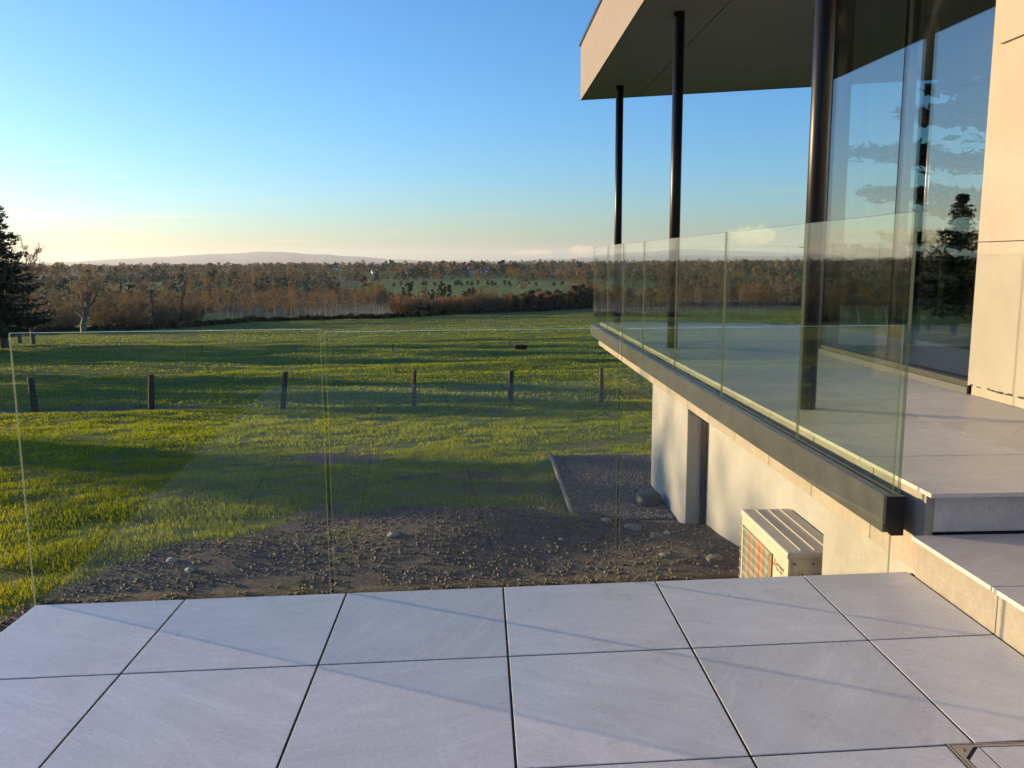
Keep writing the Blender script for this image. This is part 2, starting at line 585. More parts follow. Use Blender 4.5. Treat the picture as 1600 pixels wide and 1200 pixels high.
def in_pasture(x, y):
    D, A = np.hypot(x, y), np.degrees(np.arctan2(x, y))
    wob = (fbm(x * 0.02, y * 0.02, 2, 3) - 0.5) * 40
    a = (D > 330 + wob) & (D < 585 + wob) & (A > -9.5) & (A < 12)
    b = (D > 690 + wob) & (D < 835 + wob) & (A > -17) & (A < -5.5)
    c = (D > 260 + wob) & (D < 330 + wob) & (A > -31) & (A < -25.5)
    d = (D > 520 + wob) & (D < 640 + wob) & (A > -26) & (A < -19)
    e = (D > 175) & (D < 215 + wob) & (A > -17) & (A < -10)
    return a | b | c | d | e


n = 451
u = np.linspace(-1, 1, n)
um = math.asinh(26000 / 3.0)
gx = 3.0 * np.sinh(u * um) - 2.0
gy = 3.0 * np.sinh(u * um) + 8.5
GX, GY = np.meshgrid(gx, gy)
GZ = ground_z(GX, GY)
# keep the sheet clear below the terrace and the house
under = (GX > -1.9) & (GY < 3.7) & (GY > -6) & (GX < 12)
GZ = np.where(under, np.minimum(GZ, -1.0), GZ)
V = np.stack([GX, GY, GZ], -1).reshape(-1, 3)
ii = np.arange(n * n).reshape(n, n)
F = np.stack([ii[:-1, :-1], ii[:-1, 1:], ii[1:, 1:], ii[1:, :-1]], -1).reshape(-1, 4)
gm = big_mesh('ground', V, F, M_GROUND, smooth=True)


def add_attr(me, name, vals):
    a = me.attributes.new(name, 'FLOAT', 'POINT')
    a.data.foreach_set('value', np.asarray(vals, dtype=np.float32).ravel())


add_attr(gm, 'soil', soil_mask(GX, GY))
add_attr(gm, 'far', sstep(np.hypot(GX, GY), 190, 230))
add_attr(gm, 'pasture', in_pasture(GX, GY).astype(float))
ground = obj('ground', gm)
tag(ground, 'sloping green meadow with bare soil close to the terrace', None, kind='structure')

# hills on the horizon
hp = np.array([(-60, 0.10), (-50, 0.3), (-40, 0.15), (-33, 0.05), (-28, -0.05), (-25, 0.03), (-22, 0.24), (-19, 0.36), (-17.4, 0.45), (-15.5, 0.52), (-14.3, 0.60), (-13.2, 0.62), (-12.3, 0.55), (-11.6, 0.42),
               (-10.9, 0.40), (-10.4, 0.43), (-9.8, 0.38), (-9.1, 0.27), (-8.4, 0.27), (-7.8, 0.25), (-6.9, 0.12), (-6, 0.04), (-4.6, -0.02), (-3, -0.1), (-1.5, -0.12),
               (0.5, -0.16), (2.5, -0.1), (4.5, 0.0), (6.5, 0.05), (9, 0.12), (13, 0.25), (18, 0.1), (24, 0.2), (32, 0.05), (45, 0.2), (60, 0.1)])
azs = np.linspace(-60, 60, 361)
hel = np.interp(azs, hp[:, 0], hp[:, 1])
hel = np.convolve(np.pad(hel, 3, mode='edge'), np.ones(7) / 7, 'valid') * 0.5 + hel * 0.5 + (fbm(azs * 1.3, azs * 0, 3, 4) - 0.5) * 0.06
Ds = np.array([3500, 3900, 4300, 4700, 5000, 5300, 5800, 6200.]) * 3.0
fr = np.array([0, 0.06, 0.3, 0.68, 0.92, 1.0, 0.6, 0.0])
A2, D2 = np.meshgrid(np.radians(azs), Ds, indexing='ij')
top = EYE + 15900 * np.tan(np.radians(hel))
bz = -34.0
Z2 = bz + (top[:, None] - bz) * fr[None, :] + (fbm(A2 * 60, D2 / 300, 3, 8) - 0.5) * 40 * (fr[None, :] > 0) * (fr[None, :] < 0.99)
V = np.stack([D2 * np.sin(A2), D2 * np.cos(A2), Z2], -1).reshape(-1, 3)
ii = np.arange(len(azs) * len(Ds)).reshape(len(azs), len(Ds))
F = np.stack([ii[:-1, :-1], ii[1:, :-1], ii[1:, 1:], ii[:-1, 1:]], -1).reshape(-1, 4)[:, ::-1]
M_HILL = mat_plain('hill_moor', (0.055, 0.062, 0.05), 0.95, 0, 0.0015, 0.35)
hills = obj('hills', big_mesh('hills', V, F, M_HILL, smooth=True))
tag(hills, 'low blue hills along the horizon', None, kind='structure')

# air: pale even haze round everything
M_HAZE, _t = new_mat('haze_air')
pv = _t.n('ShaderNodeVolumePrincipled', {'Color': (0.82, 0.90, 1.0, 1), 'Density': 4.5e-5, 'Anisotropy': 0.3})
pv.inputs['Density Attribute'].default_value = ''
pv.inputs['Color Attribute'].default_value = ''
pv.inputs['Temperature Attribute'].default_value = ''
_t.out(None, pv.outputs[0])
hz = box('haze', -21000, 21000, -21000, 21000, -60, 215, M_HAZE)
tag(hz, 'pale blue haze lying over the far land', None, kind='stuff')

# ------------------------------------------------------------------ lower terrace
SK = 0.04457


def edge_y(x):
    return 3.682 + SK * x


Z1, Z2D = 0.20, 0.42
JX = [-1.982, -1.340, -0.6246, 0.0910, 0.8066, 1.5222, 2.045]
rows = [0.0, 0.6815] + [0.6815 + 0.7156 * k for k in range(1, 9)]
terrace = empty('terrace', (0, 1, 0), 'pale stone tiled terrace in the foreground', None, kind='structure')
prism('base_slab', [(-1.97, -3.0), (2.06, -3.0), (2.06, edge_y(2.06) - 0.012), (-1.97, edge_y(-1.97) - 0.012)], -1.3, -0.0035, M_GROUT, terrace)
J = 0.0045
for i in range(len(JX) - 1):
    for k in range(len(rows) - 1):
        xa, xb = JX[i] + (J if i else 0), JX[i + 1] - J
        ya = lambda x: edge_y(x) - rows[k] - (J if k else 0)
        yb = lambda x: edge_y(x) - rows[k + 1] + J
        prism('tile', [(xa, yb(xa)), (xb, yb(xb)), (xb, ya(xb)), (xa, ya(xa))], -0.02 , random.uniform(-0.0006, 0.0006), M_TILE, terrace, 0.0015)

# steps up to the raised terrace
steps = empty('steps', (2.6, 3, 0), 'two wide stone steps up to the raised terrace', None, kind='structure')
box('step_core', 2.068, 6.0, -3.0, 3.735, -0.3, Z1 - 0.022, M_CONC, steps)
yj = [3.72, 3.095, 2.38, 1.66, 0.94, 0.22, -0.5, -1.2, -2.0]
for k in range(len(yj) - 1):
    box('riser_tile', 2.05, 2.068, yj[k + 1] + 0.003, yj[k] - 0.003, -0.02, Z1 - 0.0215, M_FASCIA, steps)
xj = [2.02, 2.72, 3.42, 4.12, 4.9]
for k in range(len(yj) - 1):
    for i in range(len(xj) - 1):
        box('tread_tile', xj[i] + (0 if i == 0 else 0.003), xj[i + 1] - 0.003, yj[k + 1] + 0.003, yj[k] - 0.003, Z1 - 0.02, Z1, M_DECK, steps, 0.0015)
for i, (a, b) in enumerate(((2.127, 2.97), (2.976, 3.88), (3.886, 4.8))):
    box('back_riser_tile', a, b, 3.728, 3.745, Z1 + 0.012, Z2D - 0.021, M_DECK, steps)

# raised terrace beside the house
deck = empty('raised_terrace', (3, 8, Z2D), 'raised stone terrace between glass balustrade and house', None, kind='structure')
END0, ENDS = 14.62, -0.32


def end_y(x):
    return END0 + ENDS * (x - 1.985)


prism('deck_slab', [(2.107, 3.747), (9.5, 3.747), (9.5, end_y(9.5) - 0.05), (2.107, end_y(2.107) - 0.05)], 0.02, Z2D - 0.0035, M_GROUT, deck)
dx = [2.066, 2.975, 3.88, 4.785, 5.69, 6.595, 7.5, 8.4]
dy = [3.655, 4.385, 5.295, 6.205]
while dy[-1] < 15:
    dy.append(dy[-1] + 0.91)
for i in range(len(dx) - 1):
    for k in range(len(dy) - 1):
        x0, x1 = dx[i] + (0.0045 if i else 0), dx[i + 1] - 0.0045
        y0, y1 = dy[k] + (0.0045 if k else 0), dy[k + 1] - 0.0045
        if x0 > 3.9 and y1 < 9.3 and not y1 < 6.3:
            continue
        e0, e1 = end_y(x0), end_y(x1)
        if y0 > min(e0, e1) - 0.1:
            continue
        poly = [(x0, y0), (x1, y0), (x1, min(y1, e1)), (x0, min(y1, e0))]
        prism('tile', poly, Z2D - 0.02, Z2D + random.uniform(-0.0002, 0.0002), M_DECK, deck)
fj = [3.745, 4.262, 5.07, 5.866]
while fj[-1] < 14.4:
    fj.append(min(fj[-1] + 0.8, 14.62))
for k in range(len(fj) - 1):
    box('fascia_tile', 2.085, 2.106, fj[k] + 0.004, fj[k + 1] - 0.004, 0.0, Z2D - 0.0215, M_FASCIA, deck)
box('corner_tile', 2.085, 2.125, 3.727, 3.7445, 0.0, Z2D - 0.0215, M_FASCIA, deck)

# ------------------------------------------------------------------ balustrades
def glass_panel(p0, p1, z0, z1, th, parent):
    p0, p1 = np.array(p0, float), np.array(p1, float)
    d = (p1 - p0) / np.linalg.norm(p1 - p0)
    nrm = np.array([-d[1], d[0]]) * th / 2
    poly = [tuple(p0 - nrm), tuple(p1 - nrm), tuple(p1 + nrm), tuple(p0 + nrm)]
    V, F = prism_vf(poly, z0, z1)
    fm = [1, 2, 0, 1, 0, 1]
    return obj('glass_panel', mesh_data('glass_panel', V, F, [M_GLASS, M_GLASSEDGE, M_GLASSTOP], fm), parent)


TH = 0.017
bal = empty('glass_balustrade', (0, edge_y(0) + 0.05, -0.1), 'frameless clear glass balustrade along the front edge of the lower terrace', 'balustrade', 'glass balustrades')
fy = lambda x: edge_y(x) + 0.045
for a, b, zt in ((-2.008, -0.704, 1.203), (-0.684, 0.625, 1.190), (0.640, 1.968, 1.186)):
    glass_panel((a, fy(a)), (b, fy(b)), -0.12, zt, TH, bal)
prism('base_channel', [(-2.0, fy(-2.0) - 0.04), (1.93, fy(1.93) - 0.04), (1.93, fy(1.93) + 0.045), (-2.0, fy(-2.0) + 0.045)], -0.26, -0.075, M_CHANNEL, bal)

bal2 = empty('glass_balustrade', (1.985, 9, 0.2), 'long glass balustrade in a dark channel on the side of the raised terrace', 'balustrade', 'glass balustrades')
by = [3.80, 5.10, 6.77, 8.46, 10.16, 11.63, 13.04, 14.62]
for k in range(len(by) - 1):
    glass_panel((1.992, by[k] + 0.006), (1.992, by[k + 1] - 0.006), 0.21, 1.705, TH, bal2)
mb = MB()
mb.box(1.935, 1.982, 3.83, 14.60, 0.180, 0.362)
mb.box(2.002, 2.022, 3.83, 14.60, 0.180, 0.362)
mb.box(1.982, 2.002, 3.83, 14.60, 0.180, 0.209)
for k in range(14):
    mb.box(2.022, 2.085, 4.2 + k * 0.77, 4.28 + k * 0.77, 0.20, 0.30)
mb.build('base_channel', M_CHANNEL, bal2)
V = [(xx, yy, zz) for yy in (3.80, 3.829) for q, (xx, zz) in enumerate(((1.933, 0.225), (1.965, 0.172), (2.024, 0.172), (2.024, 0.366), (1.933, 0.366)))]
obj('end_cap', mesh_data('end_cap', V, [(4, 3, 2, 1, 0), (5, 6, 7, 8, 9)] + [(i, (i + 1) % 5, 5 + (i + 1) % 5, 5 + i) for i in range(5)], M_BLACK), bal2)

bal3 = empty('glass_balustrade', (4.5, end_y(4.5), 0.2), 'glass balustrade closing the far end of the raised terrace', 'balustrade', 'glass balustrades')
bx = [2.02, 3.55, 5.08, 6.61, 8.14, 9.4]
for k in range(len(bx) - 1):
    a, b = bx[k] + 0.006, bx[k + 1] - 0.006
    glass_panel((a, end_y(a)), (b, end_y(b)), 0.20, 1.705, TH, bal3)
prism('base_channel', [(2.07, end_y(2.07) - 0.05), (9.4, end_y(9.4) - 0.05), (9.4, end_y(9.4) + 0.06), (2.07, end_y(2.07) + 0.06)], 0.165, 0.40, M_CHANNEL, bal3)

# ------------------------------------------------------------------ house
house = empty('house', (6, 8, 0.4), 'modern house with deep flat roof overhang, slim black columns and large glazing', 'house')
SOF = 4.32
RX = 1.842


def roof_y(x, off=0.0):
    return 15.5 - off - 0.32 * (x - 1.842)


NEARY, BACKY, HX, RIGHTX = 4.3, 0.4, 3.78, 12.0


def roof_poly(l, off, y0=0.0):
    return [(l, NEARY + y0), (HX + y0, NEARY + y0), (HX + y0, BACKY + y0), (RIGHTX, BACKY + y0), (RIGHTX, roof_y(RIGHTX, off)), (l, roof_y(l, off))]


prism('roof', roof_poly(RX + 0.02, 0.022, 0.02), SOF + 0.03, 5.22, M_SOFFIT, house)
prism('fascia', [(RX, NEARY), (RX + 0.018, NEARY), (RX + 0.018, roof_y(RX) - 0.02), (RX, roof_y(RX))], SOF - 0.01, 5.235, M_FASC_ROOF, house)
prism('fascia', [(RX + 0.018, roof_y(RX) - 0.019), (RIGHTX, roof_y(RIGHTX) - 0.02), (RIGHTX, roof_y(RIGHTX)), (RX + 0.001, roof_y(RX))], SOF - 0.0095, 5.2345, M_FASC_ROOF, house)
box('fascia', RX + 0.0185, HX, NEARY, NEARY + 0.018, SOF - 0.01, 5.2342, M_FASC_ROOF, house)
box('fascia', HX, HX + 0.018, BACKY, NEARY, SOF - 0.01, 5.2346, M_FASC_ROOF, house)
prism('roof_capping', roof_poly(RX - 0.025, -0.03, -0.025), 5.236, 5.285, M_BLACK, house)
prism('soffit_panel', [(RX + 0.02, NEARY + 0.02), (2.808, NEARY + 0.02), (2.808, roof_y(2.808, 0.022)), (RX + 0.02, roof_y(RX, 0.022))], SOF, SOF + 0.028, M_SOFFIT, house)
prism('soffit_panel', [(2.822, roof_y(2.822, 1.458)), (RIGHTX, roof_y(RIGHTX, 1.458)), (RIGHTX, roof_y(RIGHTX, 0.022)), (2.822, roof_y(2.822, 0.022))], SOF, SOF + 0.028, M_SOFFIT, house)
prism('soffit_panel', [(2.822, NEARY + 0.02), (HX + 0.02, NEARY + 0.02), (HX + 0.02, BACKY + 0.02), (RIGHTX, BACKY + 0.02), (RIGHTX, roof_y(RIGHTX, 1.475)), (2.822, roof_y(2.822, 1.475))], SOF + 0.0005, SOF + 0.028, M_SOFFIT, house)
for cy_ in (5.87, 10.13, 14.30):
    V, F = tube_vf((2.35, cy_, Z2D - 0.001), (2.35, cy_, SOF + 0.001), 0.0625, 0.0625, 32)
    c = obj('column', mesh_data('column', V, F, M_BLACK, smooth=False), house)
    for pl in c.data.polygons:
        pl.use_smooth = len(pl.vertices) == 4
WX = 3.92
WY0, WY1 = 6.42, 9.36
win = box('window_frame', WX - 0.055, WX + 0.06, WY0, WY1, Z2D + 0.001, Z2D + 0.10, M_MEMBRANE, house)
box('window_sill', WX - 0.075, WX - 0.0555, WY0 - 0.02, WY1, Z2D + 0.001, Z2D + 0.055, M_FRAME, house)
for a, b in ((WY0, 7.86), (7.875, WY1 - 0.02)):
    wa, wb = WX + 0.03 - 0.0255 * (a - WY0), WX + 0.03 - 0.0255 * (b - WY0)
    V, F = prism_vf([(wa, a), (wa + 0.02, a), (wb + 0.02, b), (wb, b)], Z2D + 0.10, SOF + 0.0)
    obj('window_pane', mesh_data('window_pane', V, F, [M_WINDOW, M_BLACK], [1, 1, 1, 0, 1, 0]), house)
box('window_mullion', WX + 0.035, WX + 0.10, 7.83, 7.905, Z2D + 0.10, SOF, M_BLACK, house)
# corner post
box('corner_post', WX - 0.05, WX + 0.06, WY1, WY1 + 0.30, Z2D, SOF - 0.002, M_FRAME, house, 0.004)
box('corner_post', WX - 0.02, WX + 0.16, WY1 - 0.012, WY1 - 0.0005, Z2D + 0.1, SOF - 0.003, M_BLACK, house)


def ffy(x):
    return WY1 + 0.22 - 0.32 * (x - WX)


fx = [WX + 0.10, 5.6, 7.2, 8.9]
for k in range(3):
    a, b = fx[k], fx[k + 1] - 0.015
    V, F = prism_vf([(a, ffy(a)), (b, ffy(b)), (b, ffy(b) + 0.02), (a, ffy(a) + 0.02)], Z2D + 0.08, SOF)
    obj('window_pane', mesh_data('window_pane', V, F, [M_WINDOW, M_BLACK], [1, 1, 0, 1, 0, 1]), house)
    if k:
        prism('window_mullion', [(a - 0.04, ffy(a) - 0.1), (a + 0.04, ffy(a) - 0.1), (a + 0.04, ffy(a) - 0.02), (a - 0.04, ffy(a) - 0.02)], Z2D, SOF, M_BLACK, house)
prism('window_frame', [(WX + 0.07, ffy(WX) - 0.05), (8.9, ffy(8.9) - 0.05), (8.9, ffy(8.9) + 0.06), (WX + 0.07, ffy(WX) + 0.06)], Z2D + 0.001, Z2D + 0.078, M_FRAME, house)
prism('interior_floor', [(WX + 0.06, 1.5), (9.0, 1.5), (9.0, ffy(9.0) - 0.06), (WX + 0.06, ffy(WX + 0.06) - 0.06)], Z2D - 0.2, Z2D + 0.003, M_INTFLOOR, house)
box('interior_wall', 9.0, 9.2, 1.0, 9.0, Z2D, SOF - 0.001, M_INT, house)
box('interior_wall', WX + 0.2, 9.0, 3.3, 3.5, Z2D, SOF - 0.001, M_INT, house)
# limestone clad wall
CX = 3.86
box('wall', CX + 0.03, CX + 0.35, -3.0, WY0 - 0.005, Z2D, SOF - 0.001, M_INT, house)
pz = [(0.49, 1.606), (1.612, SOF - 0.004)]
py = [WY0, 5.22, 4.02, 2.82, 1.62, 0.42]
for i in range(5):
    for k, (a, b) in enumerate(pz):
        box('cladding_panel', CX, CX + 0.028, py[i + 1] + 0.003, py[i] - (0.003 if i else 0), a, b, M_CLAD, house, 0.002)
box('cladding_panel', CX - 0.03, CX - 0.0005, py[1] + 0.003, WY0 - 0.13, 3.04, SOF - 0.005, M_CLAD, house, 0.002)
box('plinth', CX + 0.005, CX + 0.028, 0.4, WY0 - 0.05, Z2D + 0.002, Z2D + 0.07, M_FASCIA, house, 0.002)
# torn membrane in the gap above the plinth
mb = MB()
for k in range(26):
    y = WY0 - 0.02 - k * 0.055
    mb.add(prism_vf([(CX - random.uniform(-0.004, 0.02), y - 0.05), (CX + 0.02, y - 0.05), (CX + 0.02, y), (CX - random.uniform(-0.004, 0.02), y)], Z2D + 0.071, Z2D + 0.071 + random.uniform(0.008, 0.017)))
mb.build('membrane_strip', M_MEMBRANE, house)
# walls below the raised terrace
ROUGH = box('rough_rendered_wall', 2.089, 2.35, 3.77, 4.86, -1.7, -0.003, M_ROUGH, house, 0.004)
box('rendered_wall', 2.285, 2.6, 4.861, 8.36, -1.9, -0.002, M_RENDER, house)
box('gap_shade_strip', 2.2365, 2.284, 8.20, 8.2635, -1.9, -0.002, M_BLACK, house)  # solid black strip stands in for the shade inside an open gap
box('door_return', 2.090, 2.236, 8.248, 8.2635, -1.9, -0.0025, M_DOORGREY, house)
box('rendered_pillar', 2.088, 2.60, 8.264, 9.98, -1.9, -0.002, M_RENDER, house)
prism('underside_slab', [(2.11, 3.75), (9.5, 3.75), (9.5, end_y(9.5) - 0.06), (2.11, end_y(2.11) - 0.06)], -0.0015, 0.018, M_RENDER, house)
box('lower_rear_wall', 3.6, 3.8, 9.98, 12.2, -1.9, -0.002, M_RENDER, house)

# ------------------------------------------------------------------ heat pump unit in the recess
M_AC = mat_plain('cream_painted_steel', (0.52, 0.47, 0.36), 0.45, 0, 8, 0.05)
M_ACD = mat_plain('cream_painted_steel_lid', (0.50, 0.465, 0.40), 0.5, 0, 8, 0.06)
M_ORANGE = mat_plain('orange_brown_strips', (0.42, 0.20, 0.11), 0.5, 0.3, 20, 0.15)
M_TEAL = mat_plain('grey_green_strips', (0.20, 0.27, 0.22), 0.5, 0.2, 20, 0.15)
M_RED = mat_plain('red_print', (0.55, 0.03, 0.03), 0.5)
M_PRINT = mat_plain('dark_print', (0.06, 0.05, 0.05), 0.5)
ax0, ax1, ay0, ay1, az0, az1 = 1.92, 2.27, 4.965, 5.90, -1.02, -0.335
ac = empty('outdoor_unit', ((ax0 + ax1) / 2, (ay0 + ay1) / 2, -1.1), 'cream metal heat pump unit with ribbed lid standing against the rendered wall', 'heat pump')
box('casing', ax0 + 0.02, ax1, ay0 + 0.004, ay1 - 0.004, az0 + 0.002, az1 - 0.02, M_AC, ac, 0.012)
fp = MB()
fp.box(ax0, ax0 + 0.019, ay0 + 0.002, 5.235, az0 + 0.003, az1 - 0.045)
fp.box(ax0, ax0 + 0.019, 5.2355, ay1 - 0.002, az1 - 0.115, az1 - 0.045)
fp.box(ax0, ax0 + 0.019, ay1 - 0.03, ay1 - 0.002, az0 + 0.003, az1 - 0.1155)
fp.box(ax0, ax0 + 0.019, 5.2355, ay1 - 0.031, az0 + 0.003, az0 + 0.05)
fp.build('front_panel', M_AC, ac)
ld = box('lid', ax0 - 0.012, ax1 + 0.005, ay0 - 0.006, ay1 + 0.004, az1 - 0.044, az1, M_ACD, ac, 0.012)
for k, x in enumerate((2.01, 2.10, 2.19)):
    box('rib', x - 0.006, x + 0.006, ay0 + 0.03, ay1 - 0.03, az1 + 0.0005, az1 + 0.007, M_AC, ld, 0.003)
# fan grille: orange-brown and grey-green strips behind, wires in front
gr = box('fan_grille', ax0 + 0.012, ax0 + 0.0195, 5.24, ay1 - 0.032, az0 + 0.051, az1 - 0.1165, M_BLACK, ac)
ys = np.linspace(5.245, ay1 - 0.035, 8)
for k in range(7):
    box('fin', ax0 + 0.004, ax0 + 0.0115, ys[k] + (0.0 if k else 0.03), ys[k + 1] - 0.002, az0 + 0.054, az1 - 0.12, (M_ORANGE, M_TEAL, M_ORANGE, M_ORANGE, M_TEAL, M_ORANGE, M_TEAL)[k], gr)
mb = MB()
for y in np.linspace(5.25, ay1 - 0.04, 7):
    mb.add(tube_vf((ax0 - 0.02, y, az0 + 0.05), (ax0 - 0.02, y, az1 - 0.10), 0.0028, 0.0028, 6))
for z in np.linspace(az0 + 0.06, az1 - 0.11, 9):
    mb.add(tube_vf((ax0 - 0.024, 5.245, z), (ax0 - 0.024, ay1 - 0.035, z), 0.0028, 0.0028, 6))
for y in (5.25, ay1 - 0.04):
    for z in (az0 + 0.06, az1 - 0.11):
        mb.add(tube_vf((ax0 - 0.024, y, z), (ax0 + 0.006, y, z), 0.004, 0.004, 6))
o = mb.build('wire_guard', M_AC, gr)
o['kind'] = 'stuff'
sp_ = box('service_cover', ax0 + 0.07, ax1 - 0.03, ay0 - 0.004, ay0 + 0.0035, az0 + 0.08, az1 - 0.12, M_AC, ac, 0.003)
for (x, z) in ((ax0 + 0.04, az1 - 0.075), (ax0 + 0.16, az1 - 0.075), (ax0 + 0.09, az1 - 0.14)):
    V, F = tube_vf((x, ay0 - 0.006, z), (x, ay0 + 0.006, z), 0.006, 0.006, 10)
    obj('screw', mesh_data('screw', V, F, M_BLACK), ac)
for y in (5.1, 5.72):
    box('foot', ax0 - 0.02, ax1 + 0.03, y - 0.03, y + 0.03, -1.25, az0 + 0.001, M_FRAME, ac)


def put_text(txt, size, origin, mat, parent, name):
    cu = bpy.data.curves.new(name, 'FONT')
    cu.body = txt
    cu.size = size
    cu.extrude = 0.0004
    tmp = bpy.data.objects.new('lettering_source', cu)
    col.objects.link(tmp)
    dg = bpy.context.evaluated_depsgraph_get()
    me = bpy.data.meshes.new_from_object(tmp.evaluated_get(dg))
    bpy.data.objects.remove(tmp)
    bpy.data.curves.remove(cu)
    me.materials.clear()
    me.materials.append(mat)
    M = Matrix(((0, 0, -1, origin[0]), (-1, 0, 0, origin[1]), (0, 1, 0, origin[2]), (0, 0, 0, 1)))
    me.transform(M)
    return obj(name, me, parent)


put_text('MITSUBISHI', 0.027, (ax0 - 0.001, 5.17, az1 - 0.155), M_PRINT, ac, 'lettering')
put_text('ELECTRIC', 0.027, (ax0 - 0.001, 5.17, az1 - 0.185), M_PRINT, ac, 'lettering')
mb = MB()
for (cy0, cz0, ang) in ((0, 0, 90), (0, 0, 210), (0, 0, 330)):
    s = 0.021
    a = R(ang)
    d1 = (math.cos(a + R(30)), math.sin(a + R(30)))
    d2 = (math.cos(a - R(30)), math.sin(a - R(30)))
    pts = [(0, 0), (d2[0] * s, d2[1] * s), ((d1[0] + d2[0]) * s, (d1[1] + d2[1]) * s), (d1[0] * s, d1[1] * s)]
    V = [(ax0 - 0.0015, 5.198 - p[0], az1 - 0.152 + p[1]) for p in pts] + [(ax0 - 0.0002, 5.198 - p[0], az1 - 0.152 + p[1]) for p in pts]
    mb.add((V, [(0, 1, 2, 3), (7, 6, 5, 4), (0, 4, 5, 1), (1, 5, 6, 2), (2, 6, 7, 3), (3, 7, 4, 0)]))
mb.build('emblem', M_RED, ac)

# ------------------------------------------------------------------ access cover let into the terrace
M_STEEL = mat_plain('brushed_steel', (0.42, 0.40, 0.40), 0.38, 0.7, 30, 0.1)
cov = empty('access_cover', (1.75, 2.05, 0), 'recessed steel access cover with a tile inset in the terrace floor', 'cover')
cx0, cx1 = 1.425, 2.035
cyT = lambda x: 2.353 + 0.02 * (x - 1.425)


def ring(name, o0, o1, z0, z1, mat, par):
    mb = MB()
    xa, xb, ya, yb = cx0 + o0, cx1 - o0, 1.74 + o0, 2.353 - o0
    xc, xd, yc, yd = cx0 + o1, cx1 - o1, 1.74 + o1, 2.353 - o1
    mb.box(xa, xc, ya, yb, z0, z1)
    mb.box(xd, xb, ya, yb, z0, z1)
    mb.box(xc + 0.0002, xd - 0.0002, yd, yb, z0, z1)
    mb.box(xc + 0.0002, xd - 0.0002, ya, yc, z0, z1)
    return mb.build(name, mat, par)


box('backing', cx0 + 0.001, cx1 - 0.001, 1.741, 2.352, 0.0012, 0.0016, M_GROUT, cov)
ring('outer_frame', 0.006, 0.010, 0.002, 0.004, M_STEEL, cov)
ring('inner_frame', 0.0135, 0.024, 0.002, 0.0042, M_STEEL, cov)
ix0, ix1, iy0, iy1 = cx0 + 0.029, cx1 - 0.029, 1.769, 2.324
cut = 0.062
jx = 1.5222
prism('inset_tile', [(ix0, iy0), (jx - 0.003, iy0), (jx - 0.003, iy1), (ix0 + cut, iy1), (ix0, iy1 - cut)], 0.002, 0.0045, M_TILE, cov)
prism('inset_tile', [(jx + 0.003, iy0), (ix1, iy0), (ix1, iy1), (jx + 0.003, iy1)], 0.002, 0.0045, M_TILE, cov)
pl = prism('corner_plate', [(cx0 + 0.0245, iy1 - cut + 0.012), (ix0 + cut - 0.012, iy1 + 0.0045), (cx0 + 0.0245, iy1 + 0.0045)], 0.002, 0.0043, M_STEEL, cov)
V, F = tube_vf((cx0 + 0.040, iy1 - 0.012, 0.0043), (cx0 + 0.040, iy1 - 0.012, 0.0056), 0.0065, 0.006, 12)
obj('screw', mesh_data('screw', V, F, M_FRAME), pl)

# ------------------------------------------------------------------ loose mesh generators (numpy)
def blades(P, h, wid, lean, seed):
    """one tapered bent blade (3 triangles as 1 quad + 1 tri -> 3 tris) per point"""
    g = np.random.default_rng(seed)
    n_ = len(P)
    a = g.uniform(0, 2 * np.pi, n_)
    side = np.stack([np.cos(a), np.sin(a), 0 * a], -1) * (wid * g.uniform(0.6, 1.3, n_))[:, None]
    b = g.uniform(0, 2 * np.pi, n_)
    ln = np.stack([np.cos(b), np.sin(b), 0 * b], -1) * (h * lean * g.uniform(0.2, 1.3, n_))[:, None]
    hh = h * g.uniform(0.55, 1.25, n_)
    upv = np.zeros((n_, 3))
    upv[:, 2] = hh
    V = np.stack([P - side, P + side, P + side * 0.7 + upv * 0.6 + ln * 0.4, P - side * 0.7 + upv * 0.6 + ln * 0.4, P + upv + ln], 1)
    k = np.arange(n_)[:, None] * 5
    T = np.concatenate([k + np.array([[0, 1, 2]]), k + np.array([[0, 2, 3]]), k + np.array([[3, 2, 4]])], 0)
    return V.reshape(-1, 3), T


def cards(P, size, seed, flat=0.0, stretch=1.0):
    """randomly turned leaf quads at points"""
    g = np.random.default_rng(seed)
    n_ = len(P)
    u_ = g.normal(size=(n_, 3))
    u_[:, 2] *= (1 - flat)
    u_ /= np.linalg.norm(u_, axis=1)[:, None]
    v_ = g.normal(size=(n_, 3))
    v_[:, 2] *= (1 - flat)
    v_ = np.cross(u_, v_)
    if flat:
        v_ = np.cross(np.tile([[0, 0, 1.0]], (n_, 1)), u_) + v_ * (1 - flat)
    v_ /= np.linalg.norm(v_, axis=1)[:, None] + 1e-9
    s = (np.asarray(size) * g.uniform(0.6, 1.3, n_))[:, None]
    u_, v_ = u_ * s * stretch, v_ * s * 0.6
    V = np.stack([P - u_, P - v_, P + u_, P + v_], 1).reshape(-1, 3)
    F = np.arange(n_ * 4).reshape(-1, 4)
    return V, F


def frustum_pts(d0, d1, dens, a0, a1, seed):
    g = np.random.default_rng(seed)
    area = 0.5 * (d1 * d1 - d0 * d0) * R(a1 - a0)
    n_ = int(area * dens)
    d = np.sqrt(g.uniform(d0 * d0, d1 * d1, n_))
    a = g.uniform(R(a0), R(a1), n_)
    return d * np.sin(a), d * np.cos(a)


